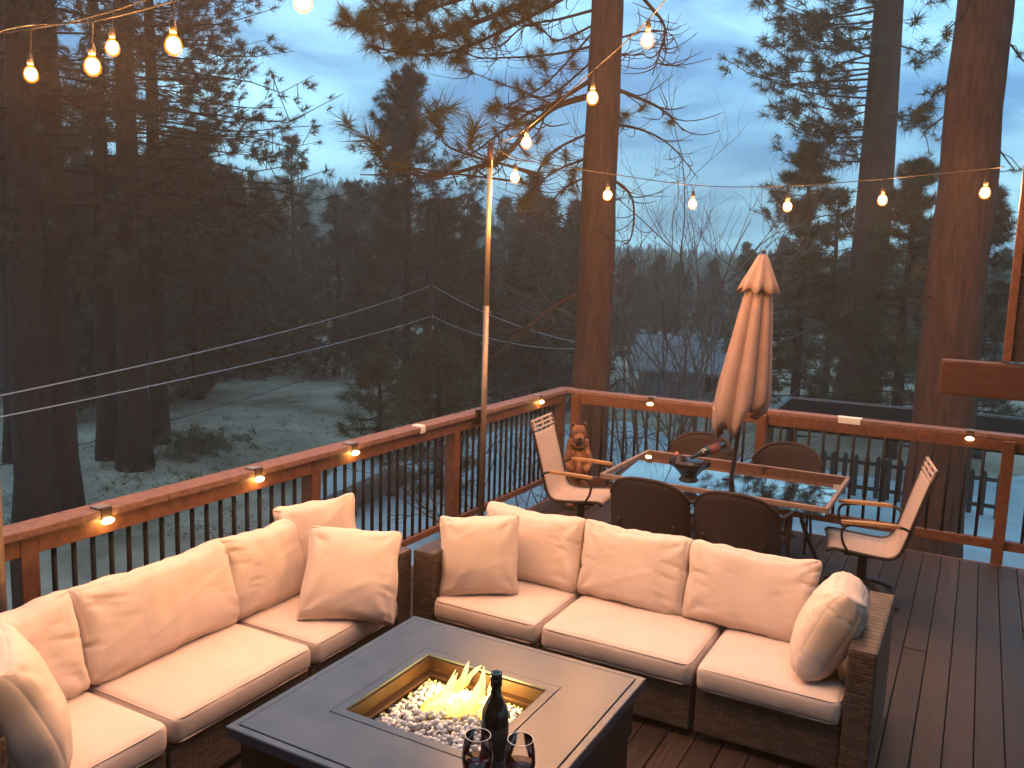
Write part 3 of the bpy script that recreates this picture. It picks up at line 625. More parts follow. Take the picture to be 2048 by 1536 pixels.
for i in range(900):
    x, y, a, l_ = rg.uniform(DX0 + .1, 2.4), DY1 - .1 - abs(rg.gauss(0, 2.4)), rg.uniform(0, 6.28), rg.uniform(.05, .11); d = Vector((math.cos(a), math.sin(a), 0)); n_ = Vector((-d.y, d.x, 0)) * .0016
    o_ = len(V); V += [tuple(Vector((x, y, .0035)) - n_), tuple(Vector((x, y, .0035)) + n_), tuple(Vector((x, y, .0045)) + d * l_)]; F.append((o_, o_ + 1, o_ + 2))
o = tri_mesh('fallen_needles', np.array(V), np.array(F), mat('dry_needles', (.22, .13, .07), .8, var=.4)); o['kind'] = 'stuff'; o['label'] = 'dry pine needles scattered over the deck boards'; o['category'] = 'needles'
struct(MB().box(DX0 - .04, DX0 - .002, DY0, DY1, -.3, -.004).build('deck_rim', M_red)); struct(MB().box(DX0 - .04, DX1, DY1 + .002, DY1 + .04, -.3, -.004).build('deck_rim', M_red))

# ------------------------------------------------------------------ railings
RH = 1.10; LXC, RYC = -3.925, 8.34           # rail centre lines
bal = MB().tube([(0, 0, .17), (0, 0, .97)], .0135, 8).mesh('baluster', True)
def railing_left():
    t = thing('deck_railing', 'left redwood deck railing with black balusters behind the sofas', 'railing', (LXC, 0, 0)); y0, y1 = -1.0, RYC + .02
    for a, b in ((y0, 3.1), (3.102, y1 + .09)): MB().box(-.078, .078, a, b, RH - .04, RH, .006).build('cap_rail', M_cap, t)
    posts = [.35, 2.33, 4.33, 6.12, 8.26]
    for y in posts: MB().box(-.048, .048, y - .045, y + .045, -.3, RH - .042, .004).build('post', M_red, t)
    for a, b in zip([y0] + posts, posts):
        a2 = a + .046; b2 = b - .046
        MB().box(.008, .046, a2, b2, RH - .135, RH - .043, .003).build('upper_rail', M_red, t)
        MB().box(-.03, .03, a2, b2, .135, .185, .003).build('lower_rail', M_red, t)
        n = max(1, round((b2 - a2) / .105))
        for i in range(1, n): link('baluster', bal, M_black, t, (-.008, a2 + (b2 - a2) * i / n, 0))
railing_left()
def railing_right():
    t = thing('deck_railing', 'right redwood deck railing with black balusters behind the dining set', 'railing', (0, RYC, 0)); x0, x1 = LXC + .08, 2.4
    for a, b in ((x0, -.9), (-.898, x1)): MB().box(a, b, -.078, .078, RH - .04, RH, .006).build('cap_rail', M_cap, t)
    posts = [-3.72, -1.76, .30, 2.3]
    for x in posts: MB().box(x - .045, x + .045, -.15, -.05, -.3, RH - .042, .004).build('post', M_red, t)
    for a, b in zip(posts, posts[1:]):
        a2 = a + .046; b2 = b - .046
        MB().box(a2, b2, -.09, -.052, RH - .135, RH - .043, .003).build('upper_rail', M_red, t)
        MB().box(a2, b2, -.12, -.06, .11, .19, .003).build('lower_rail', M_red, t)
        n = round((b2 - a2) / .128)
        for i in range(1, n): link('baluster', bal, M_black, t, (a2 + (b2 - a2) * i / n, -.085, 0))
railing_right()
def cap_light(label, x, y, rz, lit=True, big=1.0):
    t = thing('rail_light', label, 'light', (x, y, RH), rz, 'solar lights clipped to the rail cap')
    MB().box(-.035 * big, .035 * big, -.03, .045, .0005, .012, .003).build('top_plate', M_white if not lit else mat('solar_plate', (.25, .24, .22), .35, var=.4), t)
    MB().box(-.032 * big, .032 * big, -.046, -.0305, -.05, .0115, .003).build('housing', M_white if not lit else M_brownmetal, t)
    if lit: MB().ball((0, -.05, -.058), (.022), 2, (1.6, .8, .75)).build('lens', M_lens, t, True)
    else: MB().box(-.02, .02, -.05, -.0465, -.045, -.02).build('lens', mat('clear_lens', (.6, .6, .6), .2), t)
ci = LXC + .0785
for (x, y), lab, lit in (((197, 1030), 'lit rail light nearest the camera on the left rail', 1), ((505, 950), 'lit rail light above the second balustrade panel of the left rail', 1), ((705, 900), 'lit rail light just right of the pillow corner on the left rail', 1), ((832, 862), 'unlit pale rail light left of the tall light pole', 0), ((1078, 800), 'lit rail light on the left rail closest to the corner', 1)):
    cap_light(lab, LXC + .035, atz(x, y, RH - .04).y, R(90), lit)
cap_light('lit rail light on the right rail nearest the corner', atz(1308, 800, RH - .03).x, RYC - .033, 0, 1)
cap_light('wide unlit pale rail light between umbrella and thick trunk', atz(1705, 832, RH).x, RYC - .033, 0, 0, 3.0)
cap_light('lit rail light on the right rail below the thick trunk', atz(1940, 873, RH - .03).x, RYC - .033, 0, 1)

# ------------------------------------------------------------------ light poles and string lights
PX, PY, PT = -3.80, 6.42, 3.44
def light_pole(label, x, y, top):
    t = thing('light_pole', label, 'pole', (x, y, 0))
    MB().tube([(0, 0, .01), (0, 0, .95), (0, 0, 2.05)], .026, 14).build('lower_tube', mat('dull_pole_steel', (.30, .22, .16), .45, metal=.7, var=.3, scale=5), t, True)
    MB().tube([(0, 0, 2.05), (0, 0, top - .19)], .022, 14).build('upper_tube', M_steel, t, True)
    MB().tube([(0, 0, top - .21), (0, 0, top)], .026, 14).build('top_sleeve', M_bronze, t, True)
    MB().box(-.06, .06, -.06, .06, 0, .012, .003).build('foot', M_bronze, t)
    for z in (2.0, 1.72): 
        MB().tube([(-.042, 0, z), (.042, 0, z)], .005, 6).build('bolt', M_steel, t)
    MB().box(-.06, -.0275, -.045, .045, RH - .1, RH + .03, .003).build('clamp', M_bronze, t)
light_pole('tall slim metal pole holding string lights at the left rail', PX, PY, PT)
light_pole('metal string light pole cut off by the left picture edge', -3.80, 2.135, PT)
shell_me = MB().lathe([(.0135, .002), (.017, -.010), (.034, -.030), (.043, -.058), (.039, -.086), (.020, -.105), (.0005, -.110)], seg=16).mesh('bulb', True)
core_me = MB().ball((0, 0, -.057), .031, 2, (1, 1, 1.2)).mesh('filament', True)
sock_me = MB().lathe([(.008, .06), (.012, .055), (.017, .03), (.0175, 0), (.0145, 0.0)], seg=12).mesh('socket', True)
def string(label, pts, bulbs, r=.0042):
    """pts: cable polyline; bulbs: bulb centres hung from the nearest point of the cable"""
    t = thing('string_lights', label, 'string lights', pts[0]); B = Vector(pts[0]); c = [p - B for p in curve_pts(pts, 14)]
    MB().tube(c, r, 6, True).build('cable', M_cable, t, True)
    for b in bulbs:
        b = Vector(b) - B; top = b + Vector((0, 0, .118)); near = min(c, key=lambda q: (q - top).length)
        s_ = link('socket', sock_me, M_cable, t, b + Vector((0, 0, .057)))
        link('bulb', shell_me, M_bulb, s_); link('filament', core_me, M_core, s_)
        MB().tube([near, near.lerp(top, .5) + Vector((.004, 0, 0)), top], .004, 5).build('drop_wire', M_cable, t)
pole_top = Vector((PX, PY, PT - .03))
# pole -> house corner (right)
rb_px = [(1030, 355, 7.35), (1215, 390, 7.6), (1385, 408, 7.75), (1575, 413, 7.75), (1765, 400, 7.35), (1970, 385, 6.7)]
rb = [at(*q) for q in rb_px]; RC = at(2008, 334, 6.35)
string('light string from the tall pole across to the house corner', [pole_top, at(1040, 318, 7.35), at(1190, 343, 7.6), at(1395, 371, 7.75), at(1575, 372, 7.75), at(1765, 358, 7.35), at(1970, 338, 6.7), RC], rb)
# pole -> over the camera to the house
ub = [at(1053, 285, 6.45), at(1185, 195, 5.8), at(1295, 80, 5.2), at(1410, -60, 4.6), at(1560, -240, 4.0), at(1760, -520, 3.4)]
string('light string from the tall pole climbing over the great pine trunk', [pole_top, at(1052, 258, 6.45), at(1187, 140, 5.8), at(1298, 38, 5.2), at(1413, -110, 4.6), at(1563, -300, 4.0), at(1763, -590, 3.4), Vector((1.0, 2.0, 4.7))], ub)
# left strings
lb1 = [at(62, 148, 5.1), at(225, 95, 5.0)]
string('upper left light string, its bulbs small and low at the edge', [at(-260, 120, 5.6), at(-100, 80, 5.3), at(62, 58, 5.1), at(225, 22, 5.0), at(420, -50, 4.8), at(640, -140, 4.4), at(900, -300, 3.8)], lb1 + [at(420, -20, 4.8), at(640, -105, 4.4)])
lb2 = [at(185, 132, 4.3), at(347, 90, 4.1), at(606, 2, 3.7)]
string('lower left light string with the largest bulbs', [at(-200, 160, 4.8), at(0, 62, 4.5), at(185, 42, 4.3), at(347, 2, 4.1), at(480, -45, 3.9), at(606, -85, 3.7), at(900, -230, 3.3), at(1300, -560, 2.8)], lb2 + [at(890, -160, 3.3), at(1150, -380, 3.0)])

# ================================================================== SOFAS
def axis(h, r, n):
    a = [-h, -h + r * .12, -h + r * .4, -h + r]; mid = [(-h + r) + (2 * h - 2 * r) * i / n for i in range(1, n)]
    return a + mid + [-v for v in a[::-1]]
def cushion(hx, hy, hz, r, bulge=(0, 0, .01), nx=14, ny=10, nz=3, seed=0, wr=.004, pinch=0.0, sag=0.0, crease=0.0):
    """soft box: rounded edges, bulging faces, faint wrinkles; centred on the origin"""
    X, Y, Z = axis(hx, r, nx), axis(hy, r, ny), axis(hz, min(r, hz * .95), nz); idx = {}; b = MB()
    def vert(x, y, z):
        k = (round(x, 5), round(y, 5), round(z, 5))
        if k in idx: return idx[k]
        q = Vector((x, y, z)); rz_ = min(r, hz * .95)
        inn = Vector((max(-hx + r, min(hx - r, x)), max(-hy + r, min(hy - r, y)), max(-hz + rz_, min(hz - rz_, z)))); d = q - inn
        if d.length > 1e-7:
            d.normalize(); q = inn + Vector((d.x * r, d.y * r, d.z * rz_))
        u, v, w = x / hx, y / hy, z / hz; fx, fy, fz = 1 - abs(u) ** 2.6, 1 - abs(v) ** 2.6, 1 - w * w
        q.z += w * bulge[2] * fx * fy; q.y += v * bulge[1] * fx * fz; q.x += u * bulge[0] * fy * fz
        if pinch: q.x += -u * abs(u) * pinch * fy; q.y += -v * abs(v) * pinch * fx; k2 = (abs(u) * abs(v)) ** 3; q.z *= (1 - .45 * k2)
        if sag: q.y -= sag * fx * max(0, v)
        nn = noise.noise((q.x * 6 + seed * 7.1, q.y * 6, q.z * 5)) + .6 * noise.noise((q.x * 15, q.y * 3 + seed * 3.3, q.z * 9)); edge = .35 + .65 * max(abs(u), abs(v)) ** 4
        q += q.normalized() * nn * wr * edge * 1.6
        cr = noise.noise((seed * 5 + u * 2.2, v * 9 + u * 3, 4)); q.z += (1 if w > 0 else -1) * -max(0, cr - .28) * wr * 4.5 * (abs(u) ** 2)
        if crease:
            for cu, cv in ((-1, -1), (1, -1), (-1, 1), (1, 1)):
                du, dv = (u - cu) * hx, (v - cv) * hy; dd = math.hypot(du, dv) + 1e-4
                q.z += (1 if w > 0 else -1) * crease * math.sin(math.atan2(dv, du) * 9 + seed * 1.7 + cu + 2 * cv + 2 * noise.noise((dd * 6, seed, cu))) * math.exp(-dd * 9) * min(1, dd * 30)
            q.z += (1 if w > 0 else -1) * crease * .7 * max(0, noise.noise((u * 1.3 + seed * 2.1, v * 5 - u * 2.5 + seed, 1)) - .15) * fx * fy
        idx[k] = len(b.v); b.v.append(tuple(q)); return idx[k]
    def sheet(A, B_, f, flip):
        for i in range(len(A) - 1):
            for j in range(len(B_) - 1):
                q = (vert(*f(A[i], B_[j])), vert(*f(A[i + 1], B_[j])), vert(*f(A[i + 1], B_[j + 1])), vert(*f(A[i], B_[j + 1])))
                b.f.append(q[::-1] if flip else q)
    for s in (-1, 1):
        sheet(X, Y, lambda a, c: (a, c, s * hz), s < 0); sheet(X, Z, lambda a, c: (a, s * hy, c), s > 0); sheet(Y, Z, lambda a, c: (s * hx, a, c), s < 0)
    return b
def piping(hx, hy, z, r, pr, o, m=None, infl=0.0, axisz=True):
    pts = []
    for cx, cy, a0 in ((hx - r, hy - r, 0), (-hx + r, hy - r, 90), (-hx + r, -hy + r, 180), (hx - r, -hy + r, 270)):
        for k in range(5): a = R(a0 + k * 22.5); pts.append((cx + r * math.cos(a), cy + r * math.sin(a), z))
    MB().tube(pts, pr, 6, False, True).build('piping', m or M_pipe, o, True)
SD, SH, AH = .86, .42, .69     # seat depth, seat height, arm height
def section(label, w, loc, rz, arm=None, seed=0, back=(.06, 0.0, 1.0)):
    """one wicker module; local x along the seat, y to the back; loc is the front centre"""
    t = thing('sofa_section', label, 'sofa', loc, rz, 'sections of the wicker sectional sofa'); hw = w / 2 - .006
    MB().box(-hw, hw, .02, SD - .102, .045, .285, .012).build('base', M_wick, t)
    MB().box(-hw, hw, SD - .10, SD, .045, AH - .03, .014).build('back_panel', M_wick, t)
    for s in (-1, 1):
        for y in (.06, SD - .06): MB().tube([(s * (hw - .05), y, 0), (s * (hw - .05), y, .046)], .02, 8).build('leg', M_black, t)
    if arm:
        x0, x1 = (hw + .002, hw + .132) if arm > 0 else (-hw - .15, -hw - .002)
        MB().box(x0, x1, .0, SD, .045, AH, .014).build('arm', M_wick, t)
    h = .066; c = cushion(hw - .004, .355, h, .035, (.006, .006, .012), 30, 24, 2, seed, .003, 0, 0, .004)
    o = c.build('seat_cushion', M_cush, t, True, (0, .355 - .012, .288 + h)); piping(hw - .0105, .3485, h - .012, .045, .0038, o); piping(hw - .0105, .3485, -h + .012, .045, .0038, o)
    bw, dx, hh = back
    c = cushion(w / 2 + bw / 2 + .004, .235 * hh, .08, .05, (.0, .010, .03), 40, 28, 3, seed + 9, .014, .010, .022, .013)
    o = c.build('back_cushion', M_cush, t, True, (dx, SD - .235, .288 + 2 * h + .215 * hh)); o.rotation_euler = (R(90 - 17), 0, 0)
    return t
section('left end section of the right sofa, against the corner', .71, (-2.375, 4.06, 0), 0, -1, 1, (0, -.015, 1.0))
section('middle section of the right sofa between two end sections', .876, (-1.567, 4.06, 0), 0, None, 2, (-.19, -.13, 1.0))
section('right end section of the right sofa with open wicker arm', .716, (-.758, 4.06, 0), 0, 1, 3, (0, -.25, 1.0))
section('nearest section of the left sofa at the lower left corner', .69, (-2.895, 1.965, 0), R(90), -1, 4, (0, .0, 1.02))
section('middle section of the left sofa facing the fire table', .885, (-2.895, 2.76, 0), R(90), None, 5, (.03, .0, 1.02))
section('far section of the left sofa beside the corner', .745, (-2.895, 3.583, 0), R(90), 1, 6, (.0, -.03, 1.0))
def pillow(label, size, loc, rot, seed, thick=.075, wr=.010, pin=.022):
    o = cushion(size / 2, size / 2, thick, .05, (0, 0, .055), 32, 32, 2, seed, wr, pin, 0, .014).build('throw_pillow', M_cush, None, True)
    o.location = loc; o.rotation_euler = rot; tag(o, label, 'pillow', 'loose beige pillows'); return o
def face(d, tilt, rollz=0.0):
    """euler so that the pillow's flat face looks along horizontal direction d (radians), leaning back by tilt"""
    q = Quaternion((0, 0, 1), d + math.pi / 2) @ Quaternion((1, 0, 0), math.pi / 2 - tilt) @ Quaternion((0, 0, 1), rollz); return q.to_euler()
pillow('square pillow leaning in the left corner of the right sofa', .50, (-2.56, 4.32, .64), face(R(-60), R(18), R(2)), 21)
pillow('large square pillow leaning across the far end of the left sofa', .56, (-3.02, 3.66, .625), face(R(-50), R(33), R(-6)), 22)
pillow('upright pillow tucked behind the large pillow on left sofa', .52, (-3.42, 3.84, .70), face(R(-62), R(10), R(12)), 23)
pillow('thick pillow leaning on the right arm of the right sofa', .50, (-.53, 4.38, .655), face(R(184), R(24), R(4)), 24, .085, .012)
pillow('thick pillow at the lower left corner against the near arm', .54, (-3.13, 1.80, .68), face(R(62), R(22), R(3)), 25, .085, .012)

# ================================================================== FIRE TABLE
TX0, TX1, TY0, TY1, TZ = -2.40, -1.15, 2.165, 3.41, .62
PX0, PX1, PY0, PY1 = -2.09, -1.475, 2.50, 3.085
def fire_table():
    t = thing('fire_table', 'square slate-grey gas fire table between the sofas', 'table', ((TX0 + TX1) / 2, (TY0 + TY1) / 2, 0)); C_ = t.location; cx, cy = C_.x, C_.y
    x0, x1, y0, y1 = TX0 - cx, TX1 - cx, TY0 - cy, TY1 - cy; a0, a1, b0, b1 = PX0 - cx, PX1 - cx, PY0 - cy, PY1 - cy
    def ring(o0, o1, p0, p1, i0, i1, j0, j1, zb, zt, m, name, bev=.003):
        O = [(o0, p0), (o1, p0), (o1, p1), (o0, p1)]; I = [(i0, j0), (i1, j0), (i1, j1), (i0, j1)]; c = bev; q = MB()
        Ob = [(o0 + c, p0 + c), (o1 - c, p0 + c), (o1 - c, p1 - c), (o0 + c, p1 - c)]; Ib = [(i0 - c, j0 - c), (i1 + c, j0 - c), (i1 + c, j1 + c), (i0 - c, j1 + c)]
        q.v = [(x, y, zb) for x, y in O] + [(x, y, zt - c) for x, y in O] + [(x, y, zt) for x, y in Ob] + [(x, y, zt) for x, y in Ib] + [(x, y, zt - c) for x, y in I] + [(x, y, zb) for x, y in I]
        for r_ in range(5):
            for k in range(4): q.f.append((r_ * 4 + k, r_ * 4 + (k + 1) % 4, r_ * 4 + 4 + (k + 1) % 4, r_ * 4 + 4 + k))
        for k in range(4): q.f.append((20 + k, 20 + (k + 1) % 4, (k + 1) % 4, k))
        q.build(name, m, t)
    e = .035
    MB().box(x0 + .05, x1 - .05, y0 + .05, y1 - .05, .03, TZ - .26, .006).build('plinth', M_bronze, t)
    ring(x0 + .04, x1 - .04, y0 + .04, y1 - .04, x0 + .07, x1 - .07, y0 + .07, y1 - .07, TZ - .259, TZ - .046, mat('table_skirt', (.035, .026, .022), .5, var=.3), 'side_panel')
    ring(x0, x1, y0, y1, x0 + e, x1 - e, y0 + e, y1 - e, TZ - .045, TZ - .002, M_slate, 'edge_trim', .004)
    ring(x0 + e + .0025, x1 - e - .0025, y0 + e + .0025, y1 - e - .0025, a0 - .0435, a1 + .0435, b0 - .0435, b1 + .0435, TZ - .04, TZ, M_slate, 'top_slab', .002)
    ring(a0 - .041, a1 + .041, b0 - .041, b1 + .041, a0, a1, b0, b1, TZ - .008, TZ + .001, M_slate, 'inner_trim', .0015)
    ring(a0, a1, b0, b1, a0 + .012, a1 - .012, b0 + .012, b1 - .012, TZ - .17, TZ - .010, mat('dark_burner_steel', (.028, .014, .009), .6, metal=.2, var=.5, scale=8), 'burner_wall', .001)  # wall steel darker than the other bronze parts
    ring(a0 + .012, a1 - .012, b0 + .012, b1 - .012, a0 + .05, a1 - .05, b0 + .05, b1 - .05, TZ - .075, TZ - .065, M_bronze, 'burner_lip', .001)
    MB().box(a0 + .013, a1 - .013, b0 + .013, b1 - .013, TZ - .169, TZ - .15).build('burner_pan', mat('copper_pan', (.30, .12, .045), .45, metal=.5, var=.3, scale=9), t)
    # glass beads
    rg = random.Random(7); bm = bmesh.new(); bmesh.ops.create_icosphere(bm, subdivisions=1, radius=1); bv = np.array([v.co[:] for v in bm.verts]); bm.verts.index_update(); bf = np.array([[v.index for v in f.verts] for f in bm.faces]); bm.free(); V = []; F = []; k = 0
    for i in range(2300):
        x = rg.uniform(a0 + .03, a1 - .03); y = rg.uniform(b0 + .03, b1 - .03); s = rg.uniform(.008, .0155)
        u = max(abs(x - (a0 + a1) / 2) / (a1 - a0), abs(y - (b0 + b1) / 2) / (b1 - b0)) * 2
        z = TZ - .145 + rg.random() ** .6 * (.028 + .062 * (1 - u ** 2))
        V.append(bv * s * np.array([rg.uniform(.8, 1.15), rg.uniform(.8, 1.15), rg.uniform(.75, 1.1)]) + [x, y, z]); F.append(bf + k * len(bv)); k += 1
    gm = mat('fire_glass', (.80, .82, .86), .08, var=.15, scale=60, spec=.8, trans=.2, ior=1.5); o = tri_mesh('fire_glass', np.concatenate(V), np.concatenate(F), gm, t); o.data.shade_smooth(); o['kind'] = 'stuff'
    # flames
    def tongue(pts, r, seed):
        k = (atz(*pts[0], TZ - .075) - CP).dot(fw); P = [at(x, y, k) - Vector(C_) for x, y in pts]; c = curve_pts(P, 6); n = len(c); rad = []
        for i in range(n): u = i / (n - 1); rad.append(max(.0008, r * math.sin(min(1, u * 2.6 + .22) * math.pi / 2) * (1 - u) ** .8 * (1 + .22 * math.sin(u * 9 + seed))))
        MB().tube(c, rad, 10).build('flame', M_flame, t, True)
    for p_, r_ in (([(868, 1425), (880, 1410), (890, 1395), (897, 1378)], .036), ([(930, 1430), (938, 1412), (946, 1396), (950, 1378)], .036), ([(890, 1432), (905, 1420), (912, 1408), (920, 1398)], .034), ([(965, 1440), (970, 1425), (975, 1410), (978, 1396)], .034), ([(850, 1428), (862, 1412), (880, 1402), (900, 1395)], .024), ([(985, 1432), (990, 1415), (992, 1398), (996, 1380)], .022), ([(905, 1428), (925, 1418), (935, 1410), (950, 1400)], .028), ([(842, 1420), (868, 1398), (895, 1372), (912, 1338)], .020), ([(872, 1402), (895, 1385), (905, 1368), (915, 1345)], .026), ([(905, 1385), (922, 1365), (930, 1345), (938, 1322)], .028), ([(925, 1375), (938, 1355), (952, 1340), (964, 1330)], .020),
                   ([(962, 1420), (962, 1392), (965, 1365), (968, 1332)], .032), ([(945, 1425), (950, 1400), (954, 1378), (960, 1358)], .028), ([(975, 1425), (980, 1400), (980, 1380), (983, 1362)], .024), ([(910, 1415), (915, 1402), (922, 1392), (928, 1380)], .024), ([(935, 1425), (935, 1412), (942, 1402), (946, 1390)], .026)):
        tongue(p_, r_, p_[0][0])
    for (fx, fy), e_ in (((900, 1385), 22), ((968, 1392), 26)):
        fl = bpy.data.lights.new('fire_light', 'POINT'); fl.energy = e_; fl.color = (1, .52, .11); fl.shadow_soft_size = .05; fo = bpy.data.objects.new('fire_light', fl); COL.objects.link(fo); fo.parent = t; fo.location = atz(fx, fy, TZ - .04) - Vector(C_) + Vector((0, 0, .03))
fire_table()
def wine_bottle(name, m_, parent=None, s=1.0):
    prof = [(.0, .012), (.028, .0), (.037, .004), (.0385, .012), (.0385, .175), (.036, .195), (.024, .222), (.0155, .238), (.0142, .262), (.0142, .285), (.0165, .286), (.0165, .300), (.0125, .3005), (.012, .27), (.0, .268)]
    return MB().lathe([(r * s, z * s) for r, z in prof], seg=28).build(name, m_, parent, True)
M_bot = mat('dark_bottle_glass', (.012, .014, .008), .06, var=.2, spec=.8, coat=.6)
BS = 1.25
wb = thing('wine_bottle', 'large open dark wine bottle standing on the fire table', 'bottle', (*atz(993, 1345, TZ + .30 * BS)[:2], TZ)); wine_bottle('body', M_bot, wb, BS)
MB().lathe([(.0391 * BS, .055 * BS), (.0391 * BS, .15 * BS)], seg=28).build('label_band', mat('dark_label', (.03, .02, .018), .7, var=.4, scale=40), wb, True); MB().lathe([(.0168 * BS, .262 * BS), (.0172 * BS, .286 * BS)], seg=20).build('neck_ring', M_bronze, wb, True)
def thin_glass():
    m = bpy.data.materials.new('clear_glass'); m.use_nodes = True; t = m.node_tree; t.nodes.clear(); n = t.nodes.new; l = t.links.new
    o = n('ShaderNodeOutputMaterial'); tr = n('ShaderNodeBsdfTransparent'); gl = n('ShaderNodeBsdfGlossy'); fr = n('ShaderNodeFresnel'); mx = n('ShaderNodeMixShader'); tr.inputs[0].default_value = (.93, .94, .94, 1); gl.inputs['Roughness'].default_value = .02; fr.inputs[0].default_value = 1.5
    l(fr.outputs[0], mx.inputs[0]); l(tr.outputs[0], mx.inputs[1]); l(gl.outputs[0], mx.inputs[2]); l(mx.outputs[0], o.inputs[0]); return m
M_tg = thin_glass()
def wine_glass(label, x, y, s=1.28):
    t = thing('wine_glass', label, 'glass', (x, y, TZ), 0, 'wine glasses on the fire table')
    out = [(.034, .001), (.033, .003), (.012, .006), (.0045, .012), (.004, .075), (.006, .084), (.024, .096), (.037, .118), (.0405, .142), (.038, .172), (.0325, .205)]
    b = MB(); pr = [(r * s, z * s) for r, z in out]; seg = 32
    for r, z in pr:
        for j in range(seg): b.v.append((r * math.cos(6.28319 * j / seg), r * math.sin(6.28319 * j / seg), z))
    for i in range(len(pr) - 1):
        for j in range(seg): b.f.append((i * seg + j, i * seg + (j + 1) % seg, (i + 1) * seg + (j + 1) % seg, (i + 1) * seg + j))
    o = b.build('bowl', M_tg, t, True)
    MB().tube([(.0325 * s * math.cos(6.28319 * j / 32), .0325 * s * math.sin(6.28319 * j / 32), .205 * s) for j in range(32)], .0011, 6, False, True).build('rim', mat('glass_rim', (.8, .8, .78), .1, spec=.8), t, True)
    MB().lathe([(.0, .0885 * s), (.0236 * s, .0969 * s), (.0362 * s, .1180 * s), (.0396 * s, .137 * s), (.0, .137 * s)], seg=32).build('wine', mat('red_wine', (.035, .002, .006), .05, var=.2, spec=.7), t, True)
wine_glass('wine glass of red wine left of the bottle', *atz(956, 1470, TZ + .205 * 1.28)[:2]); wine_glass('wine glass of red wine right of the bottle', *atz(1041, 1478, TZ + .205 * 1.28)[:2])

# ================================================================== DINING SET
DT = (-2.655, -.85, 6.40, 7.55, .72)
def dining_table():
    x0, x1, y0, y1, z = DT; cx, cy = (x0 + x1) / 2, (y0 + y1) / 2; t = thing('dining_table', 'rectangular patio table with a dark mirror-like glass top', 'table', (cx, cy, 0)); hx, hy = (x1 - x0) / 2, (y1 - y0) / 2
    for k in ((-hx, hx, -hy, -hy + .03), (-hx, hx, hy - .03, hy), (-hx, -hx + .03, -hy + .031, hy - .031), (hx - .03, hx, -hy + .031, hy - .031)): MB().box(*k, z - .04, z + .002, .006).build('frame_rail', mat('tan_table_frame', (.27, .18, .135), .5, var=.2), t)
    gm = mat('smoked_glass', (.004, .004, .005), .015, var=.1, spec=1.0, coat=1.0, ior=2.6)
    hole = .03
    MB().box(-hx + .031, -hole, -hy + .031, hy - .031, z - .012, z - .003).build('glass_pane', gm, t); MB().box(hole, hx - .031, -hy + .031, hy - .031, z - .012, z - .003).build('glass_pane', gm, t)
    MB().box(-hole + .001, hole - .001, -hy + .031, -hole, z - .012, z - .003).build('glass_pane', gm, t); MB().box(-hole + .001, hole - .001, hole, hy - .031, z - .012, z - .003).build('glass_pane', gm, t)
    for ch in list(t.children):
        if ch.name.startswith('glass_pane'):
            for v in ch.data.vertices: v.co.z += (v.co.y - (hy - .031)) * .06
    for sx in (-1, 1):
        for sy in (-1, 1): MB().tube(curve_pts([(sx * (hx - .28), sy * (hy - .22), z - .042), (sx * (hx - .33), sy * (hy - .26), .4), (sx * (hx - .2), sy * (hy - .14), .0)], 6), .02, 8).build('leg', M_brownmetal, t, True)
    MB().tube(curve_pts([(-hx + .32, 0, .3), (0, .0, .34), (hx - .32, 0, .3)], 6), .014, 6).build('stretcher', M_brownmetal, t, True)
dining_table()
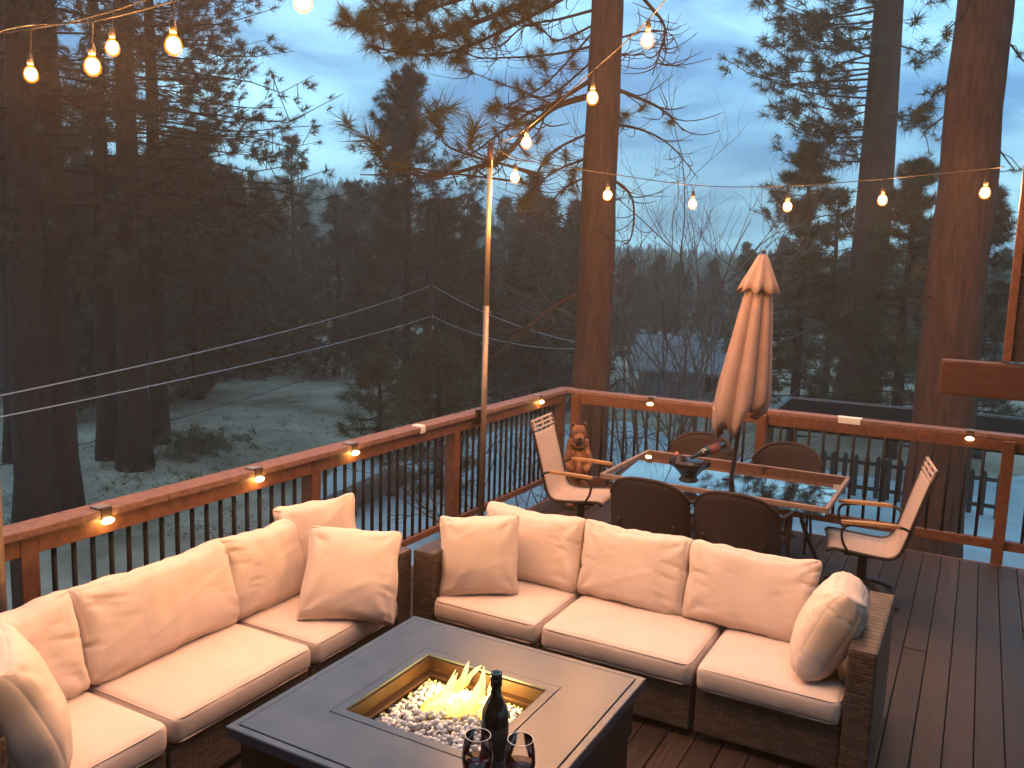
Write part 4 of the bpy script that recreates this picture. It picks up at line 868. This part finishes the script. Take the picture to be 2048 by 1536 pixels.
def umbrella():
    t = thing('patio_umbrella', 'closed salmon-tan patio umbrella rising through the dining table', 'umbrella', (-1.752, 6.975, 0)); ax = Vector((.13, 0, 1.83)).normalized()
    q = Vector((0, 0, 1)).rotation_difference(ax); top = 2.56
    MB().tube([(0, 0, .05), Vector((0, 0, .05)) + ax * 2.5], .020, 10).build('pole', M_brownmetal, t, True)
    MB().lathe([(.24, 0), (.24, .03), (.2, .06), (.06, .085), (.035, .12), (.035, .3), (.0, .3)], seg=28).build('base', M_black, t, True)
    MB().tube([Vector((0, 0, .9)) + ax * .0 + Vector((.01, -.02, 0)), Vector((.045, -.05, .93))], .008, 6).build('crank', M_black, t)
    rg = random.Random(2); nf = 8
    def fold(zz, rad):
        out = []; 
        for j in range(96):
            a = 2 * math.pi * j / 96; s_ = (zz - 1.15) / 1.15
            lob = abs(math.sin(nf * a / 2 + .5 * math.sin(a * 2) + .35 * s_)) ** .7; k = .66 + .40 * lob + .06 * math.sin(3 * a + 1)
            out.append((rad * k * math.cos(a), rad * k * math.sin(a)))
        return out
    b = MB(); rows = []
    prof = [(2.36, .075), (2.28, .095), (2.1, .125), (1.9, .150), (1.7, .175), (1.5, .20), (1.36, .215), (1.28, .205), (1.22, .15)]
    for i, (zz, rd) in enumerate(prof):
        c = Vector((0, 0, .05)) + ax * (zz - .05); off = Vector((-.035, 0, 0)) * (i / 8) ** 2; ring = []
        for j, (x, y) in enumerate(fold(zz, rd)):
            a = 2 * math.pi * j / 96; dz = 0
            if i >= 6: dz = -.10 * (i - 5) / 3 * max(0, math.sin(4 * a + .8)) - .10 * (i - 5) / 3 * max(0, math.cos(a - 3.9)) + (.09 * (i - 5) / 3 * max(0, math.cos(a - .3)))
            b.v.append(tuple(c + off + Vector((x, y, dz)))); ring.append(len(b.v) - 1)
        rows.append(ring)
    for r0_, r1_ in zip(rows, rows[1:]):
        for j in range(96): b.f.append((r0_[j], r1_[j], r1_[(j + 1) % 96], r0_[(j + 1) % 96]))
    o = b.build('canopy', M_umb, t, True); md = o.modifiers.new('thick', 'SOLIDIFY'); md.thickness = .004
    b = MB(); rows = []
    for i, (zz, rd) in enumerate([(2.56, .004), (2.555, .035), (2.52, .05), (2.42, .092), (2.34, .125), (2.27, .148)]):
        c = Vector((0, 0, .05)) + ax * (zz - .05); ring = []
        for j in range(64):
            a = 2 * math.pi * j / 64; k = 1 + .16 * (i / 5) * math.sin(8 * a); dz = -.02 * (i / 5) * math.sin(8 * a + 1); b.v.append(tuple(c + Vector((rd * k * math.cos(a), rd * k * math.sin(a), dz)))); ring.append(len(b.v) - 1)
        rows.append(ring)
    for r0_, r1_ in zip(rows, rows[1:]):
        for j in range(64): b.f.append((r0_[j], r1_[j], r1_[(j + 1) % 64], r0_[(j + 1) % 64]))
    o = b.build('vent_cap', M_umb, t, True); md = o.modifiers.new('thick', 'SOLIDIFY'); md.thickness = .003
    MB().ball(Vector((0, 0, .05)) + ax * 2.53, .016, 2).build('finial', M_brownmetal, t, True)
    MB().tube([Vector((-.12, -.1, 1.30)), Vector((-.06, -.12, 1.2)), Vector((-.07, -.1, 1.12))], .012, 6).build('tie_strap', M_umb, t, True)
umbrella()
def sheet_mesh(name, rows, th, m, parent):
    b = MB(); n = len(rows[0])
    for r_ in rows:
        for p in r_: b.v.append(tuple(p))
    for i in range(len(rows) - 1):
        for j in range(n - 1): b.f.append((i * n + j, i * n + j + 1, (i + 1) * n + j + 1, (i + 1) * n + j))
    o = b.build(name, m, parent, True); md = o.modifiers.new('thick', 'SOLIDIFY'); md.thickness = th; md.offset = 0; return o
def sling_chair(label, loc, rz):
    """high-back swivel sling chair, faces local +x"""
    t = thing('sling_chair', label, 'chair', loc, rz, 'high-back swivel chairs at the table ends')
    prof = [(.27, .40), (.24, .425), (.12, .415), (-.08, .395), (-.17, .40), (-.225, .45), (-.26, .55), (-.30, .70), (-.345, .86), (-.375, .965)]
    c = curve_pts([(x, 0, z) for x, z in prof], 3); hw = .25
    sheet_mesh('sling', [[(p.x - .012 * (1 - (s / 4) ** 2) * 1.0, hw * s / 4, p.z - .012 * (1 - (s / 4) ** 2)) for s in range(-4, 5)] for p in c], .006, M_sling, t)
    for s in (-1, 1): MB().tube([(p.x, s * (hw + .014), p.z) for p in c + [Vector((-.41, 0, 1.07))]], .014, 8).build('side_frame', M_brownmetal, t, True)
    for z, x in ((.985, -.382), (1.022, -.395), (1.06, -.407)): MB().box(x - .008, x + .008, -hw, hw, z - .009, z + .009, .003).build('headrest_slat', M_sling, t)
    for y in (-.2, 0, .2): MB().obox((-.381, y, .98), (-.408, y, 1.065), .03, .012).build('headrest_bar', M_sling, t)
    for s in (-1, 1):
        y = s * (hw + .05); MB().tube(curve_pts([(-.29, s * (hw + .02), .60), (-.2, y, .645), (.06, y, .635), (.17, y, .60), (.17, y, .50), (.12, y, .41)], 6), .011, 6).build('arm_frame', M_brownmetal, t, True)
        a = MB(); pr = [(-.20, .016), (-.15, .026), (.0, .03), (.12, .027), (.19, .014)]
        for x, w in pr: 
            for dy, dz in ((-w, .650), (w, .650), (w, .672), (-w, .672)): a.v.append((x, y + dy, dz - .01 - .1 * max(0, x) ** 1.5))
        for i in range(4):
            for j in range(4): a.f.append((i * 4 + j, i * 4 + (j + 1) % 4, (i + 1) * 4 + (j + 1) % 4, (i + 1) * 4 + j))
        a.f += [(3, 2, 1, 0), (16, 17, 18, 19)]; a.build('armrest', M_oak, t)
    MB().box(-.14, .14, -.1, .1, .335, .375, .01).build('swivel_plate', M_black, t); MB().tube([(0, 0, .1), (0, 0, .336)], .035, 10).build('pedestal', M_brownmetal, t, True)
    for k in range(4): a_ = R(45 + 90 * k); d = Vector((math.cos(a_), math.sin(a_), 0)); MB().tube(curve_pts([d * .02 + Vector((0, 0, .13)), d * .18 + Vector((0, 0, .09)), d * .34 + Vector((0, 0, .02))], 5), .02, 8).build('foot', M_brownmetal, t, True)
    return t
sling_chair('high-back tan sling chair at the left end by the bear', (-2.98, 6.78, 0), R(6)); sling_chair('high-back tan sling chair at the right end of the table', (-.62, 6.72, 0), R(190))
def barrel_chair(label, loc, rz):
    """rounded-back woven chair, faces local +x"""
    t = thing('patio_chair', label, 'chair', loc, rz, 'rounded-back woven dining chairs'); rows = []
    for i in range(9):
        u = i / 8; row = []
        for j in range(-8, 9):
            a = j / 8; wy = .315 * math.sin(a * 1.25) / math.sin(1.25); xx = -.28 + .20 * (1 - math.cos(a * 1.25)) - .06 * u; zt = .845 - .17 * abs(a) ** 2.4; row.append((xx, wy, .36 + (zt - .36) * u))
        rows.append(row)
    sheet_mesh('backrest', rows, .018, M_darkwk, t)
    MB().tube([Vector(p) for p in rows[-1]], .015, 8).build('top_rail', M_darkwk, t, True)
    cushion(.25, .27, .03, .025, (0, 0, .01), 8, 8, 2, 3).build('seat', M_darkwk, t, True, (0.02, 0, .40))
    for s in (-1, 1):
        MB().tube(curve_pts([(-.10, s * .30, .66), (.1, s * .31, .65), (.2, s * .30, .60), (.22, s * .29, .40), (.24, s * .29, 0)], 5), .013, 7).build('front_leg', M_brownmetal, t, True)
        MB().tube(curve_pts([(-.27, s * .22, .50), (-.26, s * .22, .36), (-.31, s * .24, 0)], 5), .013, 7).build('rear_leg', M_brownmetal, t, True)
    return t
barrel_chair('dark rounded chair back nearest the sofa, left of the pair', (-2.10, 6.28, 0), R(90)); barrel_chair('dark rounded chair back nearest the sofa, right of the pair', (-1.42, 6.26, 0), R(88))
barrel_chair('rounded brown chair beyond the table, left of the umbrella pole', (-2.25, 7.72, 0), R(-90)); barrel_chair('rounded brown chair beyond the table, right of the umbrella pole', (-1.45, 7.74, 0), R(-91))
def remesh(b, vox, name, m, parent=None):
    me = b.mesh(name + '_raw'); o = bpy.data.objects.new(name, me); COL.objects.link(o); md = o.modifiers.new('r', 'REMESH'); md.mode = 'VOXEL'; md.voxel_size = vox
    sm = o.modifiers.new('s', 'SMOOTH'); sm.factor = .6; sm.iterations = 4
    dg = bpy.context.evaluated_depsgraph_get(); dg.update(); me2 = bpy.data.meshes.new_from_object(o.evaluated_get(dg)); bpy.data.objects.remove(o); me2.shade_smooth(); me2.materials.clear(); return link(name, me2, m, parent)
def bear():
    """carved standing bear; faces local -y"""
    t = thing('bear_carving', 'carved wooden standing bear in the railing corner', 'statue', (-3.44, 7.70, 0), R(30)); t.scale = (.88, .88, .97); b = MB()
    b.ball((0, .01, .42), .115, 3, (1.05, .95, 2.0)); b.ball((0, 0, .26), .13, 3, (1.05, .95, 1.2)); b.ball((0, 0, .775), .088, 3, (1.0, 1.05, 1.08)); b.ball((0, -.075, .735), .056, 3, (.95, 1.25, .82)); b.ball((0, -.05, .695), .045, 3, (1, 1.1, .7)); b.ball((0, .02, .645), .09, 3, (1, 1, 1.1))
    b.tube([(-.085, 0, .72), (-.08, .02, .60)], [.04, .06], 8); b.tube([(.085, 0, .72), (.08, .02, .60)], [.04, .06], 8)
    for s in (-1, 1):
        b.ball((s * .066, .02, .868), .026, 2, (1, .7, 1.25)); b.tube([(s * .10, 0, .58), (s * .135, -.05, .47), (s * .085, -.13, .42)], [.05, .046, .038], 10); b.ball((s * .075, -.14, .42), .04, 2, (1, 1, 1.2))
        b.tube([(s * .07, -.02, .22), (s * .08, -.05, .03)], [.075, .07], 10); b.ball((s * .08, -.09, .045), .06, 2, (.9, 1.4, .7))
    rg = random.Random(6)
    for i in range(60):
        a = rg.uniform(0, 6.28); z = rg.uniform(.15, .6); rr = .125; b.ball((rr * 1.0 * math.cos(a), rr * .92 * math.sin(a), z), rg.uniform(.012, .022), 1, (1, 1, 2.2))
    remesh(b, .0085, 'body', M_bear, t)
    MB().ball((0, -.147, .748), .021, 2, (1.15, .7, .85)).build('nose', M_bearD, t, True)
    for s in (-1, 1): MB().ball((s * .036, -.082, .805), .0095, 2).build('eye', M_bearD, t, True); MB().ball((s * .066, .006, .872), .015, 2, (1, .6, 1.3)).build('inner_ear', M_bearD, t, True)
    MB().tube(curve_pts([(-.055, -.072, .722), (-.032, -.118, .705), (0, -.132, .708), (.032, -.118, .705), (.055, -.072, .722)], 5), .008, 6).build('mouth', M_bearD, t, True)
    MB().tube(curve_pts([(-.085, -.045, .665), (-.04, -.082, .64), (.04, -.082, .64), (.085, -.045, .665)], 6), .010, 6).build('neck_groove', M_bearD, t, True)
    MB().tube([(0, -.135, .32), (0, -.15, .42), (0, -.14, .55)], [.035, .045, .02], 10).build('held_fish', M_bear, t, True)
    MB().lathe([(.16, -.0), (.17, .01), (.16, .03), (.0, .032)], seg=20).build('stump_base', M_bearD, t)
bear()
def bottle_holder():
    t = thing('bottle_holder', 'dark carved bowl-shaped bottle holder on the glass table', 'holder', (*atz(1377, 962, DT[4])[:2], DT[4] - .002)); b = MB()
    b.lathe([(.0, 0), (.075, 0), (.085, .012), (.06, .04), (.085, .075), (.135, .125), (.15, .16), (.12, .175), (.0, .165)], seg=28, wob=lambda a, z: 1 + .06 * math.sin(5 * a) * (z > .06))
    for a in (0.2, 2.6, 3.6): b.ball((.14 * math.cos(a), .14 * math.sin(a), .16), .032, 2, (1, 1, 1.2))
    b.ball((-.06, -.06, .17), .06, 2); remesh(b, .01, 'bowl', mat('dark_glazed_resin', (.022, .013, .010), .22, var=.5, scale=12, spec=.3), t)
    MB().ball((-.10, -.03, .215), .02, 2, (1, .8, 1.2)).build('bead', mat('pink_bead', (.5, .16, .12), .4, var=.1), t, True)
    w = thing('wine_bottle', 'wine bottle lying tilted across the bowl-shaped holder', 'bottle'); o = wine_bottle('body', M_bot, w); w.location = t.location + Vector((.235, .17, .305))
    d = Vector((-.235, -.15, -.115)).normalized(); w.rotation_mode = 'QUATERNION'; w.rotation_quaternion = d.to_track_quat('Z', 'Y')
    MB().lathe([(.0391, .05), (.0391, .14)], seg=28).build('label_band', mat('maroon_label', (.16, .05, .05), .6, var=.3, scale=30), w, True)
bottle_holder()

# ================================================================== HOUSE CORNER AT THE RIGHT EDGE
def porch():
    t = thing('house_corner', 'dark overhanging house corner with an orange-lit edge board', 'house', (0, 0, 0)); k = 6.3
    c0 = at(2012, 712, k); c1 = at(2012, -10, k); x0 = c0.x - .02; y0 = c0.y
    sid = mat('dark_siding', (.05, .028, .02), .8, var=.4, scale=5, stretch=(1, 1, 4), rnd=.15); t.location = (x0, y0, 0)
    MB().box(.0, .055, -.05, .05, 1.81, 6.2, .004).build('corner_board', M_red, t)
    for i in range(26): MB().box(.057, 2.4, -.02 - .012 * (i % 1), .03, 1.815 + i * .16, 1.815 + i * .16 + .155).build('siding_board', sid, t)
    MB().box(-.40, 2.4, -.10, .04, 1.535, 1.80, .02).build('beam', mat('dark_stained_beam', (.085, .03, .017), .6, var=.4, scale=5, stretch=(1, 4, 4), bump=.2), t)
    MB().box(1.6, 1.75, -.08, .03, 0, 1.532, .004).build('post', M_red, t); MB().box(2.2, 2.35, -.08, .03, 0, 1.532, .004).build('post', M_red, t)
    # unseen rest of the house: wall and eaves added behind to block skylight
    wy = -1.35 - y0
    for i in range(34): MB().box(-7.0 - x0, 3.2 - x0, wy - .04, wy, -.3 + i * .19, -.3 + i * .19 + .185).build('siding_board', sid, t)
    MB().box(-7.4 - x0, 3.6 - x0, wy - 2.0, wy + .75, 6.2, 6.36, .01).build('eaves', M_red, t)
    for i in range(26): MB().box(3.0 - x0, 3.05 - x0, wy + .002, .028, 1.0 + i * .2, 1.0 + i * .2 + .195).build('siding_board', sid, t)
porch()

# ================================================================== EVENING AIR
HZ = MB().box(-345, 345, -345, 345, GZ - 1.6, 34).build('haze', None); HZ['kind'] = 'stuff'; HZ['label'] = 'thin evening haze over the valley, tinted warm like lens flare'; HZ['category'] = 'haze'
hm = bpy.data.materials.new('warm_veil_haze'); hm.use_nodes = True; ht = hm.node_tree; ht.nodes.clear(); ho = ht.nodes.new('ShaderNodeOutputMaterial'); pv = ht.nodes.new('ShaderNodeVolumePrincipled')
pv.inputs['Color'].default_value = (.97, .85, .71, 1); pv.inputs['Density'].default_value = 0.0028; pv.inputs['Anisotropy'].default_value = 0.2; ht.links.new(pv.outputs[0], ho.inputs['Volume']); HZ.data.materials.append(hm)  # warm haze colour imitates lens veil from the bulbs over the woods
